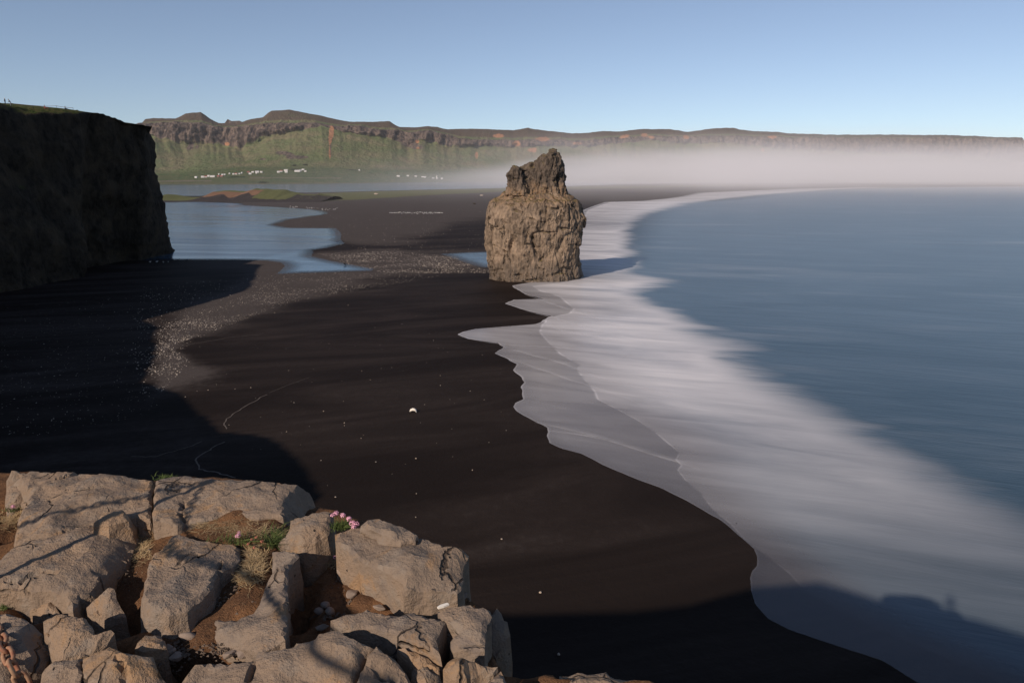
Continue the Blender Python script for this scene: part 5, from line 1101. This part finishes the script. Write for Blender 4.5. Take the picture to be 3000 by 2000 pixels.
pe = [person('standing person in black with a pale hat, leftmost on the cliff top', on_cliff(24, 306), 2.4, 'stand', BLK, DBL, WHH, 1.15), person('standing person in grey bending forward beside the one in black', on_cliff(40, 309), 1.9, 'lean', GRY, GRY, HR, 1.15),
      person('person in dull red sitting on the cliff top under the rope', on_cliff(139, 317), -1.2, 'sit', RED, RED, HR, 1.25), person('person in dark clothes sitting farthest right on the cliff top', on_cliff(199, 319), -1.0, 'sit', BLK, DBL, HR, 1.25)]
for o in pe: drop(o)
ph = person('person standing behind the camera whose shadow falls on the surf', (-10.6, -14.7, 38.8), -.6, 'stand', BLK, DBL, HR, 1.08); drop(ph)
rp = empty('rope_fence', on_cliff(180, 319)); drop(rp); tag(rp, 'thin rope strung between stakes along the cliff top behind the people', 'fence')
tops = []
for u, v in ((47, 309), (112, 317), (180, 319), (228, 324)):
    p = on_cliff(u, v, 1.8); hit, loc, *_ = cliff.evaluated_get(dg).ray_cast(Vector((p[0], p[1], 200)), Vector((0, 0, -1))); z = loc.z if hit else p[2]
    bm = bmesh.new(); bmesh.ops.create_cone(bm, segments=6, radius1=.05, radius2=.04, depth=1.1, cap_ends=True); o = link('stake', bm_mesh('stake', bm), DBL, rp); w_ = Vector((p[0], p[1], z + .45)); o.location = w_ - rp.location; tops.append(w_ + Vector((0, 0, .5)))
pts = []
for a, b in zip(tops, tops[1:]):
    for t in np.linspace(0, 1, 8)[:-1]: pts.append(a.lerp(b, t) - Vector((0, 0, .5 * t * (1 - t))) - rp.location)
pts.append(tops[-1] - rp.location); V = []; F = []
for i, p in enumerate(pts):
    V += [tuple(p + Vector((0, .05 * math.cos(t), .05 * math.sin(t)))) for t in (0, 1.57, 3.14, 4.71)]
    if i: F += [[4 * i - 4 + j, 4 * i - 4 + (j + 1) % 4, 4 * i + (j + 1) % 4, 4 * i + j] for j in range(4)]
mesh('rope', V, F, RED, rp)

# ================================================================== BIRDS, DEBRIS
def bird_mesh(nm_, pale):
    bm = bmesh.new()
    prof_ = [(-.34, .0, .17), (-.26, .035, .18), (-.12, .085, .2), (.02, .105, .21), (.14, .085, .24), (.2, .055, .29), (.23, .05, .33), (.28, .045, .345), (.32, .02, .335), (.38, .006, .32)]
    rings = []
    for x, r, z in prof_: rings.append([bm.verts.new((x, r * math.cos(t), z + r * math.sin(t))) for t in [2 * math.pi * i / 8 for i in range(8)]])
    for a, b in zip(rings, rings[1:]):
        for i in range(8): bm.faces.new([a[i], a[(i + 1) % 8], b[(i + 1) % 8], b[i]])
    for s_ in (-1, 1):
        bmesh.ops.create_cone(bm, segments=4, radius1=.012, radius2=.012, depth=.14, matrix=Matrix.Translation((.0, s_ * .04, .07)))
    m_ = bm_mesh(nm_, bm, True); m_.materials.append(pale); return m_
WB = bird_mesh('seabird', plain('white_feathers', (.80, .78, .74), .8)); DB = bird_mesh('dark_bird', plain('dark_feathers', (.03, .03, .035), .8))
def bird(u, v, me_, label, group, s=1.0, name='seabird'):
    o = bpy.data.objects.new(name, me_); COL.objects.link(o); o.location = tuple(on_z(u, v, .0)); o.rotation_euler = (0, 0, rnd.uniform(0, 6.28)); s *= rnd.uniform(.9, 1.15); o.scale = (s, s, s); tag(o, label, 'bird', group)
G1 = 'white seabirds resting in a long row on the far beach'
for i in range(66):
    t = i / 65; u = 1143 + 152 * t; bird(u + rnd.uniform(-1.2, 1.2), 624.5 + (rnd.gauss(0, 1.4) if 8 < i < 56 else 0), WB, 'white seabird in the long row resting on the far beach', G1, 1.6)
G2 = 'white seabirds on the lagoon spit'
for i in range(34):
    u = rnd.choice([rnd.uniform(845, 875), rnd.uniform(890, 935), rnd.uniform(900, 960), rnd.uniform(960, 990)]); bird(u, float(np.interp(u, [845, 923, 960, 990], [607, 611, 615, 612])) + rnd.uniform(-2.5, 2), WB, 'white seabird gathered at the tip of the far lagoon spit', G2, 1.5)
for i, (u, v) in enumerate([(436, 766), (456, 765.5), (475, 766.5), (489, 766)]): bird(u + 4, v + 3, WB, 'white seabird standing at the foot of the dark left cliff', 'seabirds at the cliff foot', 1.3)
bird(505, 764, DB, 'dark bird nearest the cliff on the black sand spit', None, 1.9, 'dark_bird'); bird(525, 764.5, DB, 'middle one of three dark birds on the spit by the lagoon', None, 1.9, 'dark_bird'); bird(548, 764.5, DB, 'dark bird farthest from the cliff on the black spit', None, 1.9, 'dark_bird'); bird(1011, 778, DB, 'dark bird afloat alone at the near end of the lagoon', None, 2.2, 'dark_bird')
# bleached driftwood lump on the sand
bm = bmesh.new(); pts_ = [(-.42, 0, .05), (-.30, .02, .26), (-.05, .05, .36), (.2, .03, .34), (.40, -.02, .22), (.46, -.05, .02)]; rings = []
for i, (x, y, z) in enumerate(pts_):
    r = (.10, .15, .19, .17, .15, .08)[i]; rings.append([bm.verts.new((x + .05 * math.sin(3 * t + i), y + r * 1.2 * math.cos(t), z + r * math.sin(t))) for t in [2 * math.pi * j / 9 for j in range(9)]])
for a, b in zip(rings, rings[1:]):
    for i in range(9): bm.faces.new([a[i], a[(i + 1) % 9], b[(i + 1) % 9], b[i]])
bm.faces.new(rings[0]); bm.faces.new(rings[-1]); bmesh.ops.recalc_face_normals(bm, faces=bm.faces)
dw = link('debris', bm_mesh('debris', bm, True), M_WHITE); dw.location = tuple(on_z(1210, 1207, 0)); tag(dw, 'bright white arched lump of debris alone on the dark sand', 'debris')
GS = 'pale stones lying singly on the damp sand'
for (u, v, r) in [(1219, 1342, .14), (1009, 1238, .12), (1009, 1246, .08), (1085, 1112, .1), (1060, 1086, .1), (948, 1204, .12), (1384, 1376, .12), (983, 1455, .12), (1220, 1445, .09), (1218, 1514, .09), (1470, 1578, .12), (1583, 1734, .16), (1290, 1100, .09), (840, 1264, .1), (735, 1135, .12), (610, 1142, .13), (543, 1162, .13), (1058, 1283, .08), (1020, 894, .14), (805, 916, .16), (700, 923, .15), (1636, 1915, .16)]:
    o = bpy.data.objects.new('pale_stone', STONES[4 + int(u) % 3]); COL.objects.link(o); o.location = tuple(on_z(u, v, r * .3)); r *= .8; o.scale = (r, r, r); o.rotation_euler = (0, 0, u); o.material_slots[0].link = 'OBJECT'; o.material_slots[0].material = M_STONE2; tag(o, 'pale stone lying singly on the dark damp sand', 'stone', GS)
for (u, v, r, lb, m_) in [(1102, 570, 4.5, 'pale boulder at the edge of the grassy strip far up the beach', M_STONE2), (938, 573, 6, 'dark lump at the right end of the grassy dune', M_CLIFF), (1411, 574, 3.5, 'pale speck of driftwood on the far beach, just left of the sea stack', M_STONE2), (1390, 598, 2.5, 'dark stone alone on the far beach left of the sea stack', M_CLIFF)]:
    o = bpy.data.objects.new('beach_boulder', STONES[2]); COL.objects.link(o); p = on_z(u, v); o.location = (p[0], p[1], r * .3); o.scale = (r, r * .7, r * .8); o.material_slots[0].link = 'OBJECT'; o.material_slots[0].material = m_; tag(o, lb, 'boulder')

# ================================================================== FARMS AND CHURCH UNDER THE MOUNTAIN
WALL = plain('white_wall', (.62, .60, .57)); R_RED = plain('red_roof', (.30, .09, .075)); R_WHT = plain('white_roof', (.55, .53, .51)); R_GRY = plain('grey_roof', (.34, .34, .36)); W_BRN = plain('brown_wall', (.20, .13, .11))
WIN = plain('window_dark', (.05, .06, .08), .3)
def house(u, v, wpx, hpx, roof, label, wall=WALL, name='farm_building', group='farm buildings under the mountain', cat='building'):
    y = 2450.0                               # walk out until the sight line meets the plain
    while y < 3560 and on_y(u, v, y)[2] > plain_z(*on_y(u, v, y)[:2]): y += 15
    p = on_y(u, v, y); z = plain_z(p[0], p[1]) - 1.0; s = y / 2058.0 * .8; w = wpx * s; h = hpx * s * .5 + 1; d = max(8, w * .5)
    e = empty(name, (p[0], p[1], z), rnd.uniform(-.25, .15)); tag(e, label, cat, group)
    V = [(-w / 2, -d / 2, 0), (w / 2, -d / 2, 0), (w / 2, d / 2, 0), (-w / 2, d / 2, 0), (-w / 2, -d / 2, h), (w / 2, -d / 2, h), (w / 2, d / 2, h), (-w / 2, d / 2, h), (-w / 2, 0, h + d * .28), (w / 2, 0, h + d * .28)]
    mesh('wall', V, [[0, 1, 5, 4], [1, 2, 6, 9, 5], [2, 3, 7, 6], [3, 0, 4, 8, 7]], wall, e, False)
    q = d / 2 + .6; k_ = h + d * .28 + .35; l = w / 2 + .5; hh = h - .3
    V = [(-l, -q, hh), (l, -q, hh), (l, 0, k_), (-l, 0, k_), (l, q, hh), (-l, q, hh), (-l, -q, hh + .5), (l, -q, hh + .5), (l, 0, k_ + .5), (-l, 0, k_ + .5), (l, q, hh + .5), (-l, q, hh + .5)]
    mesh('roof', V, [[0, 1, 2, 3], [3, 2, 4, 5], [6, 9, 8, 7], [9, 11, 10, 8], [0, 6, 7, 1], [5, 4, 10, 11], [0, 3, 9, 6], [3, 5, 11, 9], [1, 7, 8, 2], [2, 8, 10, 4]], roof, e, False)
    return e, h, d, w
HS = [(575, 522, 9, 6, R_WHT, 'small white building at the left end of the row of farms'), (594, 520, 10, 6, R_WHT, 'white farm building behind the red roofed one at the left'), (602, 521, 13, 6, R_RED, 'white farm building with a red roof near the left end'), (612, 519, 9, 6, R_WHT, 'white roofed farm building right behind the leftmost red roof'), (623, 519.5, 16, 6, R_WHT, 'long white barn in the left farm cluster'), (640, 520, 8, 5, R_RED, 'dark red shed at the right of the left farm cluster', W_BRN), (650, 519.5, 10, 4, R_RED, 'low brown shed ending the left farm cluster', W_BRN),
      (642, 513, 4, 3, R_WHT, 'tiny white house, leftmost on the slope above the sheds'), (652, 513.5, 6, 3.5, R_WHT, 'tiny white house second along the slope above the sheds'), (658.5, 513, 5, 3, R_WHT, 'tiny white house third along the slope above the sheds'), (673, 512, 4, 3, R_WHT, 'lone tiny white house between two groups of houses'), (684, 511.5, 5, 4, R_WHT, 'tiny white house left of the twin gabled one'), (692, 511, 9, 5, R_RED, 'twin gabled house with a reddish roof between the farms'), (702, 510.5, 4, 3, R_WHT, 'tiny white house just right of the twin gabled one'), (709, 509.5, 4, 4, R_WHT, 'tiny white house left of the second farm'),
      (728, 507.5, 9, 4, R_RED, 'reddish shed at the left of the second farm', W_BRN), (733, 511, 9, 5, R_WHT, 'white house in front of the reddish shed of the second farm'), (741, 507.5, 8, 4, R_WHT, 'white house in the middle of the second farm'), (754, 506.5, 13, 8, R_GRY, 'tall white house with a grey roof in the second farm'), (766, 506, 8, 5, R_WHT, 'white house at the right end of the second farm'), (752, 509.5, 5, 4, R_WHT, 'small white shed below the grey roofed house'),
      (816, 505.5, 9, 6, R_WHT, 'white house at the left of the third farm'), (824, 504.5, 9, 6, R_RED, 'red roofed house of the third farm'), (838, 501.5, 13, 6, R_WHT, 'white barn at the back of the third farm'), (839, 507, 10, 4, R_WHT, 'low white shed in front of the third farm'), (872, 505, 20, 5, R_WHT, 'long low white barn of the fourth farm'), (880, 501.5, 10, 4, R_GRY, 'grey roofed house behind the long low barn'), (888, 500.5, 9, 4, R_WHT, 'white house above the right end of the long low barn'), (895, 505, 7, 5, R_WHT, 'white house ending the fourth farm at the right'),
      (1053, 500, 5, 4, R_WHT, 'lone white house on the green field before the mist'), (1167, 519, 11, 6, R_WHT, 'white barn at the edge of the mist, nearest the lagoon'), (1195, 517, 8, 4, R_WHT, 'faint white house right of the barn in the mist'), (1218, 507.5, 8, 5, R_WHT, 'bright white house in the mist above the barn'), (1245, 503, 7, 4, R_WHT, 'faint white house high in the mist left of the church'), (1240, 514.5, 13, 4, R_WHT, 'low white shed in the mist below the church'), (1294, 508.5, 7, 6, R_WHT, 'pale house in the mist just right of the church'), (1269, 506.5, 8, 2.5, R_WHT, 'low pale house in the mist left of the church')]
for a in HS:
    house(a[0], a[1], a[2], a[3], a[4], a[5], a[6] if len(a) > 6 else WALL)
e, h_, d_, w_ = house(1280.5, 506.5, 6, 5, R_WHT, 'small white church with a pointed steeple in the mist', WALL, 'church', None, 'church')
mesh('tower', [(-3, -d_ / 2 - 5, 0), (3, -d_ / 2 - 5, 0), (3, -d_ / 2 - .1, 0), (-3, -d_ / 2 - .1, 0), (-3, -d_ / 2 - 5, h_ + 4), (3, -d_ / 2 - 5, h_ + 4), (3, -d_ / 2 - .1, h_ + 4), (-3, -d_ / 2 - .1, h_ + 4)], [[0, 1, 5, 4], [1, 2, 6, 5], [2, 3, 7, 6], [3, 0, 4, 7], [4, 5, 6, 7]], WALL, e, False)
mesh('steeple', [(-3.4, -d_ / 2 - 5.3, h_ + 4), (3.4, -d_ / 2 - 5.3, h_ + 4), (3.4, -d_ / 2 + .3, h_ + 4), (-3.4, -d_ / 2 + .3, h_ + 4), (0, -d_ / 2 - 2.5, h_ + 15)], [[0, 1, 4], [1, 2, 4], [2, 3, 4], [3, 0, 4], [3, 2, 1, 0]], R_WHT, e, False)
# dark shrubs by the shore and hedges on the fields
M_BUSH = plain('dark_bush', (.035, .045, .024), .9, .1, .3, .2)
def bush(u, v, w, h, label):
    yb = 2400.0
    while yb < 3700 and on_y(u, v, yb)[2] > plain_z(*on_y(u, v, yb)[:2]): yb += 15
    p = on_y(u, v, yb); z = plain_z(p[0], p[1]); s = p[1] / 2058
    V = []; F = []; r = random.Random(int(u))
    for i in range(150):
        c = Vector((r.gauss(0, w * s * .25), r.gauss(0, 6), abs(r.gauss(0, h * s * .4)))); a = r.uniform(0, 6.3); q = r.uniform(1.0, 2.6); o = len(V)
        V += [(c.x + q * math.cos(a), c.y + q * math.sin(a), c.z), (c.x - q * math.cos(a), c.y - q * math.sin(a), c.z), (c.x + r.uniform(-1, 1), c.y, c.z + q * 1.3)]; F.append([o, o + 1, o + 2])
    e = empty('shrub', (p[0], p[1], z)); tag(e, label, 'shrub'); q = mesh('foliage', V, F, M_BUSH, e, False); q['kind'] = 'stuff'
for a in [(772, 537, 26, 4, 'dark shrub patch on the far lagoon shore'), (690, 521, 56, 3, 'long dark hedge behind the left farm sheds'), (862, 499, 30, 4, 'trees between the third and fourth farms'), (1030, 500, 50, 3, 'dark hedge round the lone white house'), (894, 486, 16, 3, 'dark thicket on the slope above the fourth farm'), (862, 487, 12, 3, 'smaller dark thicket on the slope, left of the other')]:
    bush(*a)
